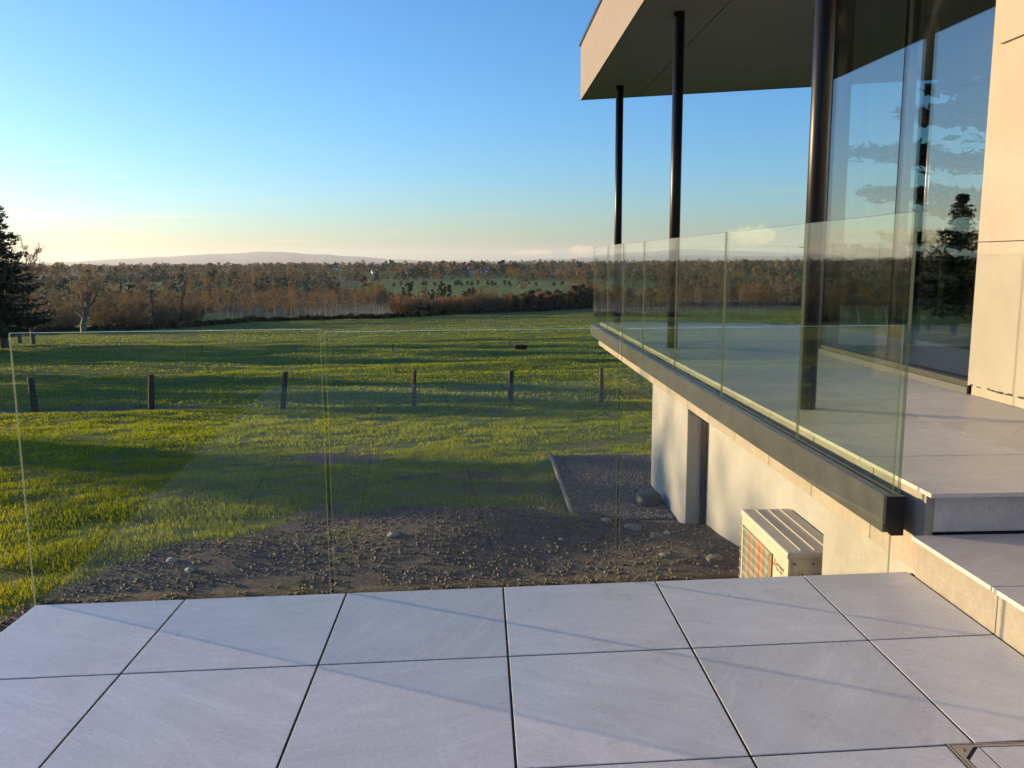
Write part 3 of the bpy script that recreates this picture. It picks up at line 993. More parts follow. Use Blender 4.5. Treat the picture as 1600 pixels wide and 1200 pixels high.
# ------------------------------------------------------------------ grass
Vs, Fs, off = [], [], 0
for (d0, d1, dens, h, wd, seed) in ((3.3, 9, 2600, 0.040, 0.0026, 1), (9, 15, 1400, 0.044, 0.0040, 2), (15, 26, 520, 0.050, 0.0075, 3), (26, 48, 90, 0.065, 0.016, 4),
                                    (48, 100, 18, 0.065, 0.032, 5), (100, 205, 4.0, 0.08, 0.07, 6)):
    x, y = frustum_pts(d0, d1, dens, -37, 22 if d1 > 9 else 15, seed)
    s = soil_mask(x, y)
    clump = fbm(x * 2.2, y * 2.2, 3, 55)
    mossy = (s > 0.5) & (fbm(x * 0.6, y * 0.9, 3, 91) > 0.55) & (rng.uniform(size=len(x)) < 0.16)
    keep = ((rng.uniform(size=len(x)) > s * 1.25 + 0.02) & (clump > 0.30 + 0.2 * rng.uniform(size=len(x)))) | mossy
    keep &= ~((x > -2.15) & (y < edge_y(x) + 0.12)) & ~((x > 0.98) & (y < 11.65)) & ~((x > 2.0) & (y < 15.2) & (y < 10.2))
    x, y, s, clump = x[keep], y[keep], s[keep], clump[keep]
    P = np.stack([x, y, ground_z(x, y) - 0.006], -1)
    hh = h * (0.35 + 1.3 * clump) * np.where(s > 0.4, 0.6, 1.0) * (0.6 + 0.8 * fbm(x * 0.35, y * 0.35, 3, 58))
    V, F = blades(P, hh, wd, 0.55, seed)
    Vs.append(V)
    Fs.append(F + off)
    off += len(V)
grass = obj('grass', big_mesh('grass', np.concatenate(Vs), np.concatenate(Fs), M_GRASS))
tag(grass, 'short green meadow grass over the slope', 'grass', kind='stuff')

# dry stalks by the soil heap
dry_spots = [(1.02, 8.75), (0.86, 8.7), (0.35, 10.6), (0.95, 12.6), (-3.4, 5.2), (0.72, 8.6)]
for k, (x, y) in enumerate(dry_spots):
    g = np.random.default_rng(200 + k)
    m_ = 46
    P = np.stack([x + g.normal(0, 0.055, m_), y + g.normal(0, 0.055, m_), np.zeros(m_)], -1)
    P[:, 2] = ground_z(P[:, 0], P[:, 1]) - 0.01
    V, F = blades(P, np.full(m_, 0.17), 0.0028, 0.7, 300 + k)
    o = obj('dry_grass_tuft', big_mesh('dry_grass_tuft', V, F, M_DRYGRASS))
    tag(o, ['straw coloured grass tuft at the corner of the gravel edging', 'small straw coloured tuft just left of the gravel edging', 'withered tuft in the green lawn beside the gravel bed',
            'withered tuft beyond the far edge of the gravel bed', 'withered tuft in the soil near the terrace corner', 'thin straw tuft on the soil heap left of the gravel'][k], 'grass tuft', 'withered grass tufts')

# ------------------------------------------------------------------ stones, clods and gravel
M_STONE = mat_plain('field_stone', (0.20, 0.185, 0.165), 0.85, 0, 18, 0.3, 0.4)
M_STONEPALE = mat_plain('pale_field_stone', (0.36, 0.34, 0.31), 0.85, 0, 18, 0.2, 0.4)
M_CLOD = mat_leaf('soil_crumbs', (0.045, 0.034, 0.026), (0.21, 0.18, 0.15), 0.0, 0.95, 4)
M_GRAVEL = mat_leaf('gravel_chips', (0.090, 0.078, 0.068), (0.42, 0.37, 0.32), 0.0, 0.85, 6)

ICO = np.array([(0, 0, -1), (.72, -.53, -.45), (-.28, -.85, -.45), (-.89, 0, -.45), (-.28, .85, -.45), (.72, .53, -.45), (.28, -.85, .45), (-.72, -.53, .45), (-.72, .53, .45), (.28, .85, .45), (.89, 0, .45), (0, 0, 1)])
ICF = np.array([(0, 1, 2), (1, 0, 5), (0, 2, 3), (0, 3, 4), (0, 4, 5), (1, 5, 10), (2, 1, 6), (3, 2, 7), (4, 3, 8), (5, 4, 9), (1, 10, 6), (2, 6, 7), (3, 7, 8), (4, 8, 9), (5, 9, 10), (6, 10, 11), (7, 6, 11), (8, 7, 11), (9, 8, 11), (10, 9, 11)])


def stone_mesh(seed, mat):
    g = np.random.default_rng(seed)
    import bmesh
    bm = bmesh.new()
    bmesh.ops.create_icosphere(bm, subdivisions=2, radius=1.0)
    ax = g.normal(size=(5, 3))
    ph = g.uniform(0, 6, 5)
    for v in bm.verts:
        c = np.array(v.co)
        f = 1 + 0.13 * sum(math.sin(2.1 * float(c @ ax[i]) + ph[i]) for i in range(3))
        f += 0.10 * math.sin(5 * float(c @ ax[3]) + ph[3]) + 0.07 * math.sin(7 * float(c @ ax[4]) + ph[4])
        v.co = Vector(c * f * np.array([1.0, 0.72, 0.42]))
    me = bpy.data.meshes.new('stone')
    bm.to_mesh(me)
    bm.free()
    me.materials.append(mat)
    me.polygons.foreach_set('use_smooth', np.zeros(len(me.polygons), dtype=bool))
    return me


stones = [(-0.84, 7.62, 0.062, 1, 'pale rounded stone on the bare soil, largest in front of the middle glass panel'),
          (0.62, 8.5, 0.05, 1, 'pale stone on the soil heap'), (0.72, 7.3, 0.035, 0, 'grey stone on the brown soil below the heap'),
          (-2.75, 7.2, 0.055, 1, 'long pale stone on the soil behind the first glass panel'), (-2.5, 6.9, 0.045, 1, 'small pale stone next to a longer one on the soil'),
          (-1.75, 7.6, 0.04, 0, 'grey stone at the edge of the moss'), (-1.35, 7.4, 0.038, 0, 'flat grey stone near the gap between the first two glass panels'),
          (-0.4, 8.9, 0.05, 0, 'flat grey stone lying in front of the lawn edge'), (0.05, 8.95, 0.04, 0, 'grey stone at the foot of the thick lawn'),
          (-0.3, 6.7, 0.036, 0, 'grey stone in the crumbled soil'), (1.45, 7.7, 0.085, 0, 'large grey rock at the corner of the gravel bed'),
          (1.6, 7.35, 0.075, 2, 'dark muddy rock beside the wall'), (1.2, 7.85, 0.06, 0, 'rock half sunk in mud by the gravel'),
          (1.75, 7.6, 0.04, 1, 'small pale rock close to the wall recess'), (1.52, 6.65, 0.05, 2, 'dark clod by the rendered wall'), (1.9, 6.5, 0.075, 2, 'dark clod pushed against the rendered wall')]
smesh = {0: [stone_mesh(1, M_STONE), stone_mesh(2, M_STONE)], 1: [stone_mesh(3, M_STONEPALE), stone_mesh(4, M_STONEPALE)], 2: [stone_mesh(5, M_CLOD)]}
for k, (x, y, s, c, lab) in enumerate(stones):
    o = obj('stone', smesh[c][k % len(smesh[c])])
    o.location = (x, y, float(ground_z(x, y)) + s * 0.18)
    o.scale = (s, s, s)
    o.rotation_euler = (random.uniform(-.2, .2), random.uniform(-.2, .2), random.uniform(0, 6))
    tag(o, lab, 'stone', 'loose stones on the soil')


def scatter_chips(x, y, z, s, seed):
    g = np.random.default_rng(seed)
    n_ = len(x)
    base = np.array([(1, 1, 1), (-1, -1, 1), (-1, 1, -1), (1, -1, -1)], float) * 0.62
    a = g.uniform(0, 6.28, n_)
    V = base[None] * (1 + g.uniform(-0.35, 0.35, (n_, 4, 3)))
    V = V * (s[:, None, None]) * np.array([1, 1, 0.75])
    ca, sa = np.cos(a)[:, None], np.sin(a)[:, None]
    X = V[..., 0] * ca - V[..., 1] * sa + x[:, None]
    Y = V[..., 0] * sa + V[..., 1] * ca + y[:, None]
    Zz = V[..., 2] + z[:, None]
    V = np.stack([X, Y, Zz], -1).reshape(-1, 3)
    T = np.array([(0, 1, 2), (0, 3, 1), (0, 2, 3), (1, 3, 2)])
    F = (np.arange(n_)[:, None, None] * 4 + T[None]).reshape(-1, 3)
    return V, F


x, y = frustum_pts(5.5, 11.5, 1300, -36, 18, 11)
s = soil_mask(x, y)
keep = (s > 0.35 + 0.4 * rng.uniform(size=len(x))) & (fbm(x * 3, y * 3, 3, 21) > 0.36) & ~((x > 0.98) & (y > 8.55)) & ~((x > -2.1) & (y < edge_y(x) + 0.15)) & (x < 2.2)
x, y = x[keep], y[keep]
sz = 0.004 + 0.021 * rng.uniform(size=len(x)) ** 4
V, F = scatter_chips(x, y, ground_z(x, y) + sz * 0.25, sz, 3)
o = obj('soil_crumbs', big_mesh('soil_crumbs', V, F, M_CLOD))
tag(o, 'crumbled dark soil and grit below the terrace', 'soil', kind='stuff')
# gravel bed with its edging
bed = box('gravel_bed', 1.0, 4.2, 8.62, 11.6, -1.5, -1.275, mat_plain('gravel_base', (0.075, 0.065, 0.056), 0.95, 0, 30, 0.4, 0.6))
tag(bed, 'bed of grey gravel beside the house', None, kind='structure')
n_ = 26000
x, y = rng.uniform(1.0, 2.75, n_), rng.uniform(8.1, 11.6, n_)
keep = ~((x > 2.06) & (y < 9.98)) & ((y > 8.62) | (rng.uniform(size=n_) < (y - 8.1) / 0.7)) & (y > 8.95 - 0.6 * (x - 1.0))
x, y = x[keep], y[keep]
sz = rng.uniform(0.008, 0.019, len(x))
zz = np.where(y > 8.62, -1.275, ground_z(x, y)) + rng.uniform(0, 0.012, len(x))
V, F = scatter_chips(x, y, zz, sz, 4)
o = obj('gravel', big_mesh('gravel', V, F, M_GRAVEL))
tag(o, 'loose grey brown gravel in the bed by the wall', 'gravel', kind='stuff')
M_TIMBER = mat_plain('weathered_timber', (0.26, 0.22, 0.17), 0.85, 0, 9, 0.3, 0.3)
M_POST = mat_plain('dark_fence_timber', (0.085, 0.062, 0.045), 0.9, 0, 7, 0.4, 0.5)
edg = box('bed_edging', 0.965, 0.998, 8.62, 11.63, -1.48, -1.235, M_TIMBER, None, 0.003)
tag(edg, 'thin pale timber edging board along the gravel bed', 'edging')
# drain hopper at the foot of the pillar
mb = MB()
prev = None
prof = [(0.0, 0.15), (0.05, 0.155), (0.11, 0.145), (0.135, 0.125), (0.145, 0.08), (0.146, 0.02)]
V, F, nn = [], [], 20
for hgt_, r in prof:
    for i in range(nn):
        a = 2 * math.pi * i / nn
        V.append((1.90 + r * math.cos(a), 9.2 + r * 1.25 * math.sin(a), -1.29 + hgt_))
for k in range(len(prof) - 1):
    F += [(k * nn + i, k * nn + (i + 1) % nn, (k + 1) * nn + (i + 1) % nn, (k + 1) * nn + i) for i in range(nn)]
F.append(tuple((len(prof) - 1) * nn + i for i in range(nn)))
o = obj('drain_gully', mesh_data('drain_gully', V, F, mat_plain('black_plastic', (0.02, 0.022, 0.025), 0.5), smooth=True))
tag(o, 'black plastic drain gully sunk in gravel at the pillar foot', 'drain')

# ------------------------------------------------------------------ wire fence
posts = [(-17.3, 23.4, 1.05, .07), (-12.35, 23.3, 1.03, .085), (-9.15, 23.2, 1.03, .085), (-5.45, 22.9, 1.03, .075), (-1.85, 22.8, 1.00, .06), (0.82, 23.0, 0.97, .075), (3.35, 22.9, 0.95, .055), (6.3, 22.9, 1.0, .06), (9.4, 23.0, 1.0, .06)]
fence = empty('wire_fence', (-4, 23, -2.5), 'low stock fence of dark timber posts and wire netting across the meadow', 'fence')
ptop = []
for k, (x, y, h, r) in enumerate(posts):
    z = float(ground_z(x, y))
    lx, ly = random.uniform(-.10, .10), random.uniform(-.06, .06)
    V, F = [], []
    nn = 9
    lev = [-0.25, 0.05, 0.35, 0.65, h - 0.03, h]
    for q, zz_ in enumerate(lev):
        for i in range(nn):
            a = 2 * math.pi * i / nn
            rr = r * (1 + 0.16 * math.sin(3 * a + k + q * 0.4) + random.uniform(-.06, .06)) * (0.9 if q == 5 else 1)
            V.append((x + lx * zz_ + rr * math.cos(a), y + ly * zz_ + rr * math.sin(a), z + zz_))
    for q in range(5):
        F += [(q * nn + i, q * nn + (i + 1) % nn, (q + 1) * nn + (i + 1) % nn, (q + 1) * nn + i) for i in range(nn)]
    F.append(tuple(5 * nn + i for i in range(nn)))
    obj('post', mesh_data('post', V, F, M_POST), fence)
M_WIRE = mat_plain('galvanised_wire', (0.26, 0.265, 0.26), 0.5, 0.3)
for k in range(len(posts) - 1):
    (x0, y0, h0, _), (x1, y1, h1, _) = posts[k], posts[k + 1]
    mb = MB()
    L = math.hypot(x1 - x0, y1 - y0)
    m_ = max(4, int(L / 0.16))
    xs, ys_ = np.linspace(x0, x1, m_ + 1), np.linspace(y0 - .06, y1 - .06, m_ + 1)
    gz = ground_z(xs, ys_)
    gz = np.interp(np.arange(m_ + 1), [0, m_], [gz[0], gz[-1]]) * 0.6 + gz * 0.4
    for hh in (0.06, 0.18, 0.30, 0.42, 0.55, 0.70, 0.85):
        for q in range(0, m_, 4):
            q1 = min(q + 4, m_)
            mb.add(tube_vf((xs[q], ys_[q], gz[q] + hh), (xs[q1], ys_[q1], gz[q1] + hh), 0.0026, 0.0026, 3))
    for q in range(1, m_):
        mb.add(tube_vf((xs[q], ys_[q], gz[q] + 0.05), (xs[q], ys_[q], gz[q] + 0.86), 0.0026, 0.0026, 3))
    o = mb.build('wire_netting', M_WIRE, fence)
    o['kind'] = 'stuff'

# stakes and a trough out in the field
for k, (x, y) in enumerate(((-22, 66.5), (-13.2, 60), (-6.6, 62.8), (2.1, 60.6))):
    z = float(ground_z(x, y))
    mb = MB()
    mb.add(tube_vf((x, y, z - 0.1), (x + .03, y, z + 0.62), 0.045, 0.04, 6))
    mb.add(tube_vf((x + .03, y - .07, z + 0.5), (x + .03, y + .05, z + 0.5), 0.03, 0.03, 6))
    o = mb.build('fence_stake', M_POST)
    tag(o, ['short dark stake standing alone far out on the left of the field', 'short dark stake in the field behind the top of the first glass panel', 'short dark stake in the field behind the second glass panel',
            'short dark stake next to the black trough in the field'][k], 'stake', 'stakes in the field')
z = float(ground_z(2.9, 60.2))
V, F = [], []
for (hz_, sx, sy) in ((0, .42, .25), (.26, .5, .3), (.30, .5, .3), (.30, .44, .25), (.1, .36, .2)):
    for i in range(16):
        a = 2 * math.pi * i / 16
        V.append((2.9 + sx * math.cos(a), 60.2 + sy * math.sin(a), z + hz_))
for k in range(4):
    F += [(k * 16 + i, k * 16 + (i + 1) % 16, (k + 1) * 16 + (i + 1) % 16, (k + 1) * 16 + i) for i in range(16)]
F.append(tuple(64 + i for i in range(16)))
tag(obj('feed_trough', mesh_data('feed_trough', V, F, M_BLACK)), 'small black feed trough lying out in the field', 'trough')


# ------------------------------------------------------------------ trees
def seg_mesh(segs, name, mat, thin=0.0, seed=0):
    """segs: list of (p0, p1, r0, r1); thick ones 5-sided, thin ones as crossed ribbons"""
    g = np.random.default_rng(seed)
    S = np.array([list(a) + list(b) + [c, d] for a, b, c, d in segs])
    P0, P1, r0, r1 = S[:, :3], S[:, 3:6], S[:, 6], S[:, 7]
    d = P1 - P0
    d /= np.linalg.norm(d, axis=1)[:, None] + 1e-9
    rv = g.normal(size=d.shape)
    a = np.cross(d, rv)
    a /= np.linalg.norm(a, axis=1)[:, None] + 1e-9
    b = np.cross(d, a)
    thick = r0 > thin
    Vs_, Fs_, o_ = [], [], 0
    ns = 5
    if thick.any():
        ang = np.arange(ns) * 2 * np.pi / ns
        ca, sa = np.cos(ang), np.sin(ang)
        ringv = a[thick][:, None] * ca[None, :, None] + b[thick][:, None] * sa[None, :, None]
        V0 = P0[thick][:, None] + ringv * r0[thick][:, None, None]
        V1 = P1[thick][:, None] + ringv * r1[thick][:, None, None]
        V = np.concatenate([V0, V1], 1)
        f = np.array([(i, (i + 1) % ns, ns + (i + 1) % ns, ns + i) for i in range(ns)])
        F = (np.arange(len(V))[:, None, None] * (2 * ns) + f[None]).reshape(-1, 4)
        Vs_.append(V.reshape(-1, 3))
        Fs_.append(F)
        o_ += len(V) * 2 * ns
    t_ = ~thick
    if t_.any():
        A = a[t_] * r0[t_][:, None]
        A1 = a[t_] * r1[t_][:, None]
        V = np.stack([P0[t_] - A, P0[t_] + A, P1[t_] + A1, P1[t_] - A1], 1)
        Vs_.append(V.reshape(-1, 3))
        Fs_.append(np.arange(len(V) * 4).reshape(-1, 4) + o_)
    return big_mesh(name, np.concatenate(Vs_), np.concatenate(Fs_), mat)


def bare_tree(seed, H, trunk_h, r, spread, limbs=11, sub=6, twig=7, up_=0.55, wob=0.13, tw=0.013, fine=3, lean=(0, 0), lt=0.55):
    g = random.Random(seed)
    trunk, crown = [], []

    def rv(s):
        return Vector((g.gauss(0, s), g.gauss(0, s), g.gauss(0, s)))

    def path(p, d, L, r0, r1, k, bag, wobble, lift=0.0):
        pts = [(p.copy(), d.copy(), r0)]
        for i in range(k):
            d = (d + rv(wobble) + Vector((0, 0, lift))).normalized()
            q = p + d * (L / k)
            ra = r0 + (r1 - r0) * i / k
            rb = r0 + (r1 - r0) * (i + 1) / k
            bag.append((tuple(p), tuple(q), ra, rb))
            p = q
            pts.append((p.copy(), d.copy(), rb))
        return pts
    tp = path(Vector((0, 0, -0.3)), Vector((lean[0], lean[1], 1)).normalized(), H * 0.82, r, r * 0.12, 9, trunk, wob * 0.45, 0.05)
    for i in range(limbs):
        f = trunk_h + (1 - trunk_h) * (i + g.random() * 0.8) / limbs
        k = min(int(f * 9), 8)
        fr_ = f * 9 - k
        p = tp[k][0].lerp(tp[k + 1][0], fr_)
        rr = tp[k][2]
        a = i * 2.4 + g.uniform(-.4, .4)
        d = Vector((math.cos(a), math.sin(a), up_ + g.uniform(-.25, .5))).normalized()
        L = spread * (1.0 - 0.55 * (f - trunk_h) / (1 - trunk_h + 1e-6)) * g.uniform(0.75, 1.15)
        lp = path(p, d, L, rr * lt, 0.03 if lt > 0.6 else 0.02, 5, trunk if rr > 0.06 else crown, wob, 0.06)
        for j in range(sub):
            q = g.uniform(0.25, 1.0) * 5
            kk = min(int(q), 4)
            p2 = lp[kk][0].lerp(lp[kk + 1][0], q - kk)
            d2 = (lp[kk][1] + rv(0.62) + Vector((0, 0, 0.22))).normalized()
            L2 = L * g.uniform(0.25, 0.5)
            sp2 = path(p2, d2, L2, max(0.022, lp[kk][2] * lt), tw * 1.3, 3, crown, wob * 1.4, 0.05)
            for t_ in range(twig):
                q2 = g.uniform(0.1, 1.0) * 3
                k2 = min(int(q2), 2)
                p3 = sp2[k2][0].lerp(sp2[k2 + 1][0], q2 - k2)
                d3 = (sp2[k2][1] + rv(0.6) + Vector((0, 0, 0.15))).normalized()
                L3 = L2 * g.uniform(0.3, 0.6)
                e = path(p3, d3, L3, tw * 1.2, tw * 0.8, 2, crown, 0.2, 0.03)
                for w_ in range(fine):
                    b_ = e[g.randint(0, 2)]
                    d4 = (b_[1] + rv(0.6)).normalized()
                    q4 = b_[0] + d4 * L3 * g.uniform(0.3, 0.7)
                    crown.append((tuple(b_[0]), tuple(q4), tw * 0.9, tw * 0.5))
    return trunk, crown


def proto_bare(name, bark, twigm, **kw):
    t_, c_ = bare_tree(**kw)
    return [('trunk', seg_mesh(t_, name + '_trunk', bark, 0.0, 1)), ('crown', seg_mesh(c_, name + '_crown', twigm, 0.03, 2))]


def bush(seed, H, W, n_stem, twigm, name, tw=0.027, bark=None):
    g = random.Random(seed)
    st_, cr = [], []
    for i in range(n_stem):
        a = g.uniform(0, 6.28)
        rr = math.sqrt(g.random())
        p = Vector((rr * math.cos(a) * W * 0.35, rr * math.sin(a) * W * 0.35, -0.1))
        d = Vector((math.cos(a) * rr * 0.75 + g.gauss(0, .15), math.sin(a) * rr * 0.75 + g.gauss(0, .15), 1)).normalized()
        L = H * g.uniform(0.62, 1.05) * (1.0 - 0.25 * rr)
        k = 5
        pts = [p]
        for j in range(k):
            d = (d + Vector((g.gauss(0, .12), g.gauss(0, .12), 0.05))).normalized()
            q = p + d * L / k
            r0, r1 = 0.05 * (1 - j / k) + 0.012, 0.05 * (1 - (j + 1) / k) + 0.012
            st_.append((tuple(p), tuple(q), r0, r1))
            p = q
            pts.append(p)
            for t_ in range(5):
                d2 = (d + Vector((g.gauss(0, .6), g.gauss(0, .6), g.gauss(0.1, .4)))).normalized()
                q2 = p + d2 * L * g.uniform(0.10, 0.26)
                cr.append((tuple(p), tuple(q2), tw * 1.2, tw))
                for u_ in range(3):
                    f = g.random()
                    b_ = p.lerp(q2, f)
                    d3 = (d2 + Vector((g.gauss(0, .6), g.gauss(0, .6), g.gauss(.1, .5)))).normalized()
                    cr.append((tuple(b_), tuple(b_ + d3 * L * g.uniform(0.07, 0.16)), tw, tw * 0.6))
    return [('stems', seg_mesh(st_, name + '_stems', bark or twigm, 0.0, 1)), ('crown', seg_mesh(cr, name + '_crown', twigm, 0.03, 2))]


def evergreen(seed, H, W, name, mat=None, n_=2600, base=0.05, pw=0.8, size=0.16):
    g = np.random.default_rng(seed)
    lobes = 16
    lc = np.stack([g.uniform(-1, 1, lobes) * W * 0.33, g.uniform(-1, 1, lobes) * W * 0.33, H * (base + 0.12 + 0.75 * g.uniform(0, 1, lobes))], -1)
    taper = 1 - 0.6 * np.clip((lc[:, 2] / H - 0.4) / 0.6, 0, 1)
    lc[:, :2] *= taper[:, None]
    k = g.integers(0, lobes, n_)
    dr = g.normal(size=(n_, 3))
    dr /= np.linalg.norm(dr, axis=1)[:, None]
    rad = W * 0.27 * g.uniform(0.35, 1.0, n_) ** 0.5
    P = lc[k] + dr * rad[:, None] * np.array([1, 1, 0.8]) * taper[k][:, None]
    P[:, 2] = np.clip(P[:, 2], 0.0, H * 1.03)
    V, F = cards(P, size, seed + 1)
    tr = [((0, 0, -0.2), (0.05, 0, H * 0.4), W * 0.045, W * 0.03), ((0.05, 0, H * 0.4), (0, 0.05, H * 0.85), W * 0.03, 0.02)]
    return [('trunk', seg_mesh(tr, name + '_trunk', M_BARK, 0, 1)), ('crown', big_mesh(name + '_crown', V, F, mat or M_EVER))]


def ivy_pole(seed, H, name, lean=0.0):
    g = np.random.default_rng(seed)
    segs = []
    p = np.array([0, 0, -0.2])
    pts = [p]
    for i in range(8):
        q = np.array([lean * H * ((i + 1) / 8) ** 1.6 + g.normal(0, .05), g.normal(0, .05), H * (i + 1) / 8])
        segs.append((tuple(p), tuple(q), 0.22 * (1 - i / 9), 0.22 * (1 - (i + 1) / 9)))
        p = q
        pts.append(p)
    for i in range(26):
        f = g.uniform(0.35, 1.0) * 8
        k = min(int(f), 7)
        b_ = pts[k] + (pts[k + 1] - pts[k]) * (f - k)
        a = g.uniform(0, 6.28)
        q = b_ + np.array([math.cos(a), math.sin(a), g.uniform(-.1, .8)]) * g.uniform(0.4, 1.5)
        segs.append((tuple(b_), tuple(q), 0.035, 0.012))
    n_ = 1500
    f = g.uniform(0, 0.93, n_) ** 1.25 * 8
    k = np.minimum(f.astype(int), 7)
    PT = np.array(pts)
    b_ = PT[k] + (PT[k + 1] - PT[k]) * (f - k)[:, None]
    rad = (0.62 - 0.05 * f) * (0.7 + 0.5 * np.sin(f * 3 + seed)) * g.uniform(0.3, 1, n_)
    a = g.uniform(0, 6.28, n_)
    P = b_ + np.stack([np.cos(a) * rad, np.sin(a) * rad, g.normal(0, .1, n_)], -1)
    V, F = cards(P, 0.10, seed)
    return [('trunk', seg_mesh(segs, name + '_trunk', M_BARK, 0, 1)), ('ivy', big_mesh(name + '_ivy', V, F, M_IVY))]


def conifer(seed, H, W, name, n_whorl=34, droop=0.28, mat=None, gap=0.12):
    g = np.random.default_rng(seed)
    tr = [((0, 0, -0.4), (0, 0, H * 0.5), H * 0.022, H * 0.013), ((0, 0, H * 0.5), (0, 0, H * 0.99), H * 0.013, 0.02)]
    PP, DD, SS = [], [], []
    br = []
    for w_ in range(n_whorl):
        f = gap + (1 - gap) * (w_ / n_whorl) ** 0.92
        z0 = H * f
        Lm = W * (1 - f) ** 0.85 * 1.0 + 0.25
        for b_ in range(7 if f < 0.8 else 5):
            a = g.uniform(0, 6.28)
            L = Lm * g.uniform(0.55, 1.12)
            k = max(4, int(L / 0.28))
            s_ = np.linspace(0.12, 1, k)
            x = s_ * L
            zz_ = z0 - droop * L * s_ + 0.26 * L * s_ ** 2.6 + g.normal(0, .05)
            pts = np.stack([np.cos(a) * x, np.sin(a) * x, zz_], -1)
            br.append(((0, 0, z0), tuple(pts[-1]), 0.03, 0.01))
            for q in range(k):
                m_ = 9
                lat = g.normal(0, 0.16 + 0.22 * (1 - s_[q]) * min(1, L / 3), m_)
                P = pts[q][None] + np.stack([-np.sin(a) * lat, np.cos(a) * lat, -np.abs(g.normal(0, .13, m_))], -1) + g.normal(0, .06, (m_, 3))
                PP.append(P)
    P = np.concatenate(PP)
    V, F = cards(P, 0.135 * (H / 16) ** 0.5, seed, 0.35, 1.5)
    return [('trunk', seg_mesh(tr + br, name + '_trunk', M_BARK, 0, 1)), ('crown', big_mesh(name + '_crown', V, F, mat or M_NEEDLE))]


def cedar(seed, H, W, name):
    g = np.random.default_rng(seed)
    tr = [((0, 0, -0.4), (0.2, 0, H * 0.6), 0.55, 0.35), ((0.2, 0, H * 0.6), (0, 0, H * 0.97), 0.35, 0.04)]
    PP = []
    for w_ in range(44):
        z0 = H * (0.14 + 0.84 * w_ / 44) + g.normal(0, .15)
        L = W * (1 - 0.75 * (w_ / 44) ** 1.6) * g.uniform(0.5, 1.1)
        a = g.uniform(0, 6.28)
        end = np.array([math.cos(a) * L, math.sin(a) * L, z0 + L * 0.10])
        tr.append(((0, 0, z0), tuple(end), 0.12, 0.03))
        m_ = int(420 * L / W) + 60
        s_ = g.uniform(0.2, 1.05, m_)
        lat = g.normal(0, 0.17 * L, m_) * (1.15 - s_ * 0.6)
        P = np.array([0, 0, z0])[None] + (end - np.array([0, 0, z0]))[None] * s_[:, None] + np.stack([-np.sin(a) * lat, np.cos(a) * lat, g.normal(0, .10, m_)], -1)
        PP.append(P)
    V, F = cards(np.concatenate(PP), 0.27, seed, 0.6, 1.2)
    return [('trunk', seg_mesh(tr, name + '_trunk', M_BARK, 0, 1)), ('crown', big_mesh(name + '_crown', V, F, M_NEEDLE))]


def plant(proto, name, loc, rotz, sc, label, cat, group=None):
    o = empty(name, loc)
    o.rotation_euler = (0, 0, rotz)
    o.scale = (sc if isinstance(sc, (tuple, list)) else (sc, sc, sc))
    del BASE[o.name]
    for nm, me in proto:
        c = bpy.data.objects.new(nm, me)
        col.objects.link(c)
        c.parent = o
        if nm in ('stems', 'crown', 'ivy'):
            c['kind'] = 'stuff'
    return tag(o, label, cat, group)


def at(azd, D, dz=0.0):
    x, y = D * math.sin(R(azd)), D * math.cos(R(azd))
    return (x, y, float(ground_z(x, y)) + dz)


P_OAK = proto_bare('oak', M_BARKOAK, M_TWIGOAK, seed=3, H=12.5, trunk_h=0.26, r=0.62, spread=6.2, limbs=15, sub=7, twig=7, up_=0.62, wob=0.2, tw=0.02, fine=3, lt=0.8)
P_ALD = [proto_bare('alder', M_BARKPALE, M_TWIG, seed=10 + k, H=9.0, trunk_h=0.34, r=0.16, spread=2.5, limbs=15, sub=5, twig=6, up_=0.75, wob=0.10, tw=0.02, fine=3, lean=(0.04 * (k - 1), 0.03)) for k in range(4)]
P_ASH = [proto_bare('ash', M_BARK, M_TWIGGREY, seed=30 + k, H=13.0, trunk_h=0.3, r=0.26, spread=4.4, limbs=15, sub=6, twig=7, up_=0.8, wob=0.12, tw=0.015, fine=3) for k in range(3)]
P_BUSHR = [bush(40 + k, 5.0, 4.6, 26, M_TWIGRED, 'red_bush') for k in range(3)]
P_BUSHG = [bush(50 + k, 5.0, 4.4, 24, M_TWIGGREY, 'grey_bush') for k in range(3)]
P_EVER = [evergreen(60 + k, 6.0, 4.2, 'evergreen') for k in range(3)]
P_YEW = [evergreen(70 + k, 5.0, 2.6, 'yew', size=0.13, n_=1800) for k in range(2)]
P_IVY = [ivy_pole(80, 8.6, 'ivy_a'), ivy_pole(83, 8.8, 'ivy_b', 0.17)]
P_CON = [conifer(90, 16.5, 4.6, 'spruce_a'), conifer(91, 17.0, 5.0, 'spruce_b'), conifer(92, 12.0, 3.6, 'spruce_c')]
P_CEDAR = cedar(95, 15, 8.5, 'cedar')

plant(P_OAK, 'oak_tree', at(-25.0, 172), 0.6, 0.96, 'spreading bare oak with thick forked trunk at the field edge', 'tree')
plant(P_CON[0], 'spruce_tree', at(-29.2, 106), 0.0, (1.25, 1.25, 1.0), 'tall dark spruce with ragged spire at the left edge of the view', 'tree')
plant(P_CON[1], 'spruce_tree', at(-33.0, 100), 1.0, 1.0, 'dark spruce beyond the left edge, seen only mirrored in the house window', 'tree')
plant(P_CON[2], 'spruce_tree', at(-37.0, 96), 2.0, 1.1, 'smaller dark spruce beyond the left edge, seen only mirrored', 'tree')
plant(P_ASH[0], 'bare_tree', at(-27.7, 122), 0.4, (1.15, 1.15, 1.12), 'slender bare tree leaning out from behind the tall dark spruce', 'tree')
plant(P_ASH[1], 'bare_tree', at(-28.4, 128), 2.4, (1.1, 1.1, 1.15), 'fine twigged bare tree rising behind the tall dark spruce', 'tree')
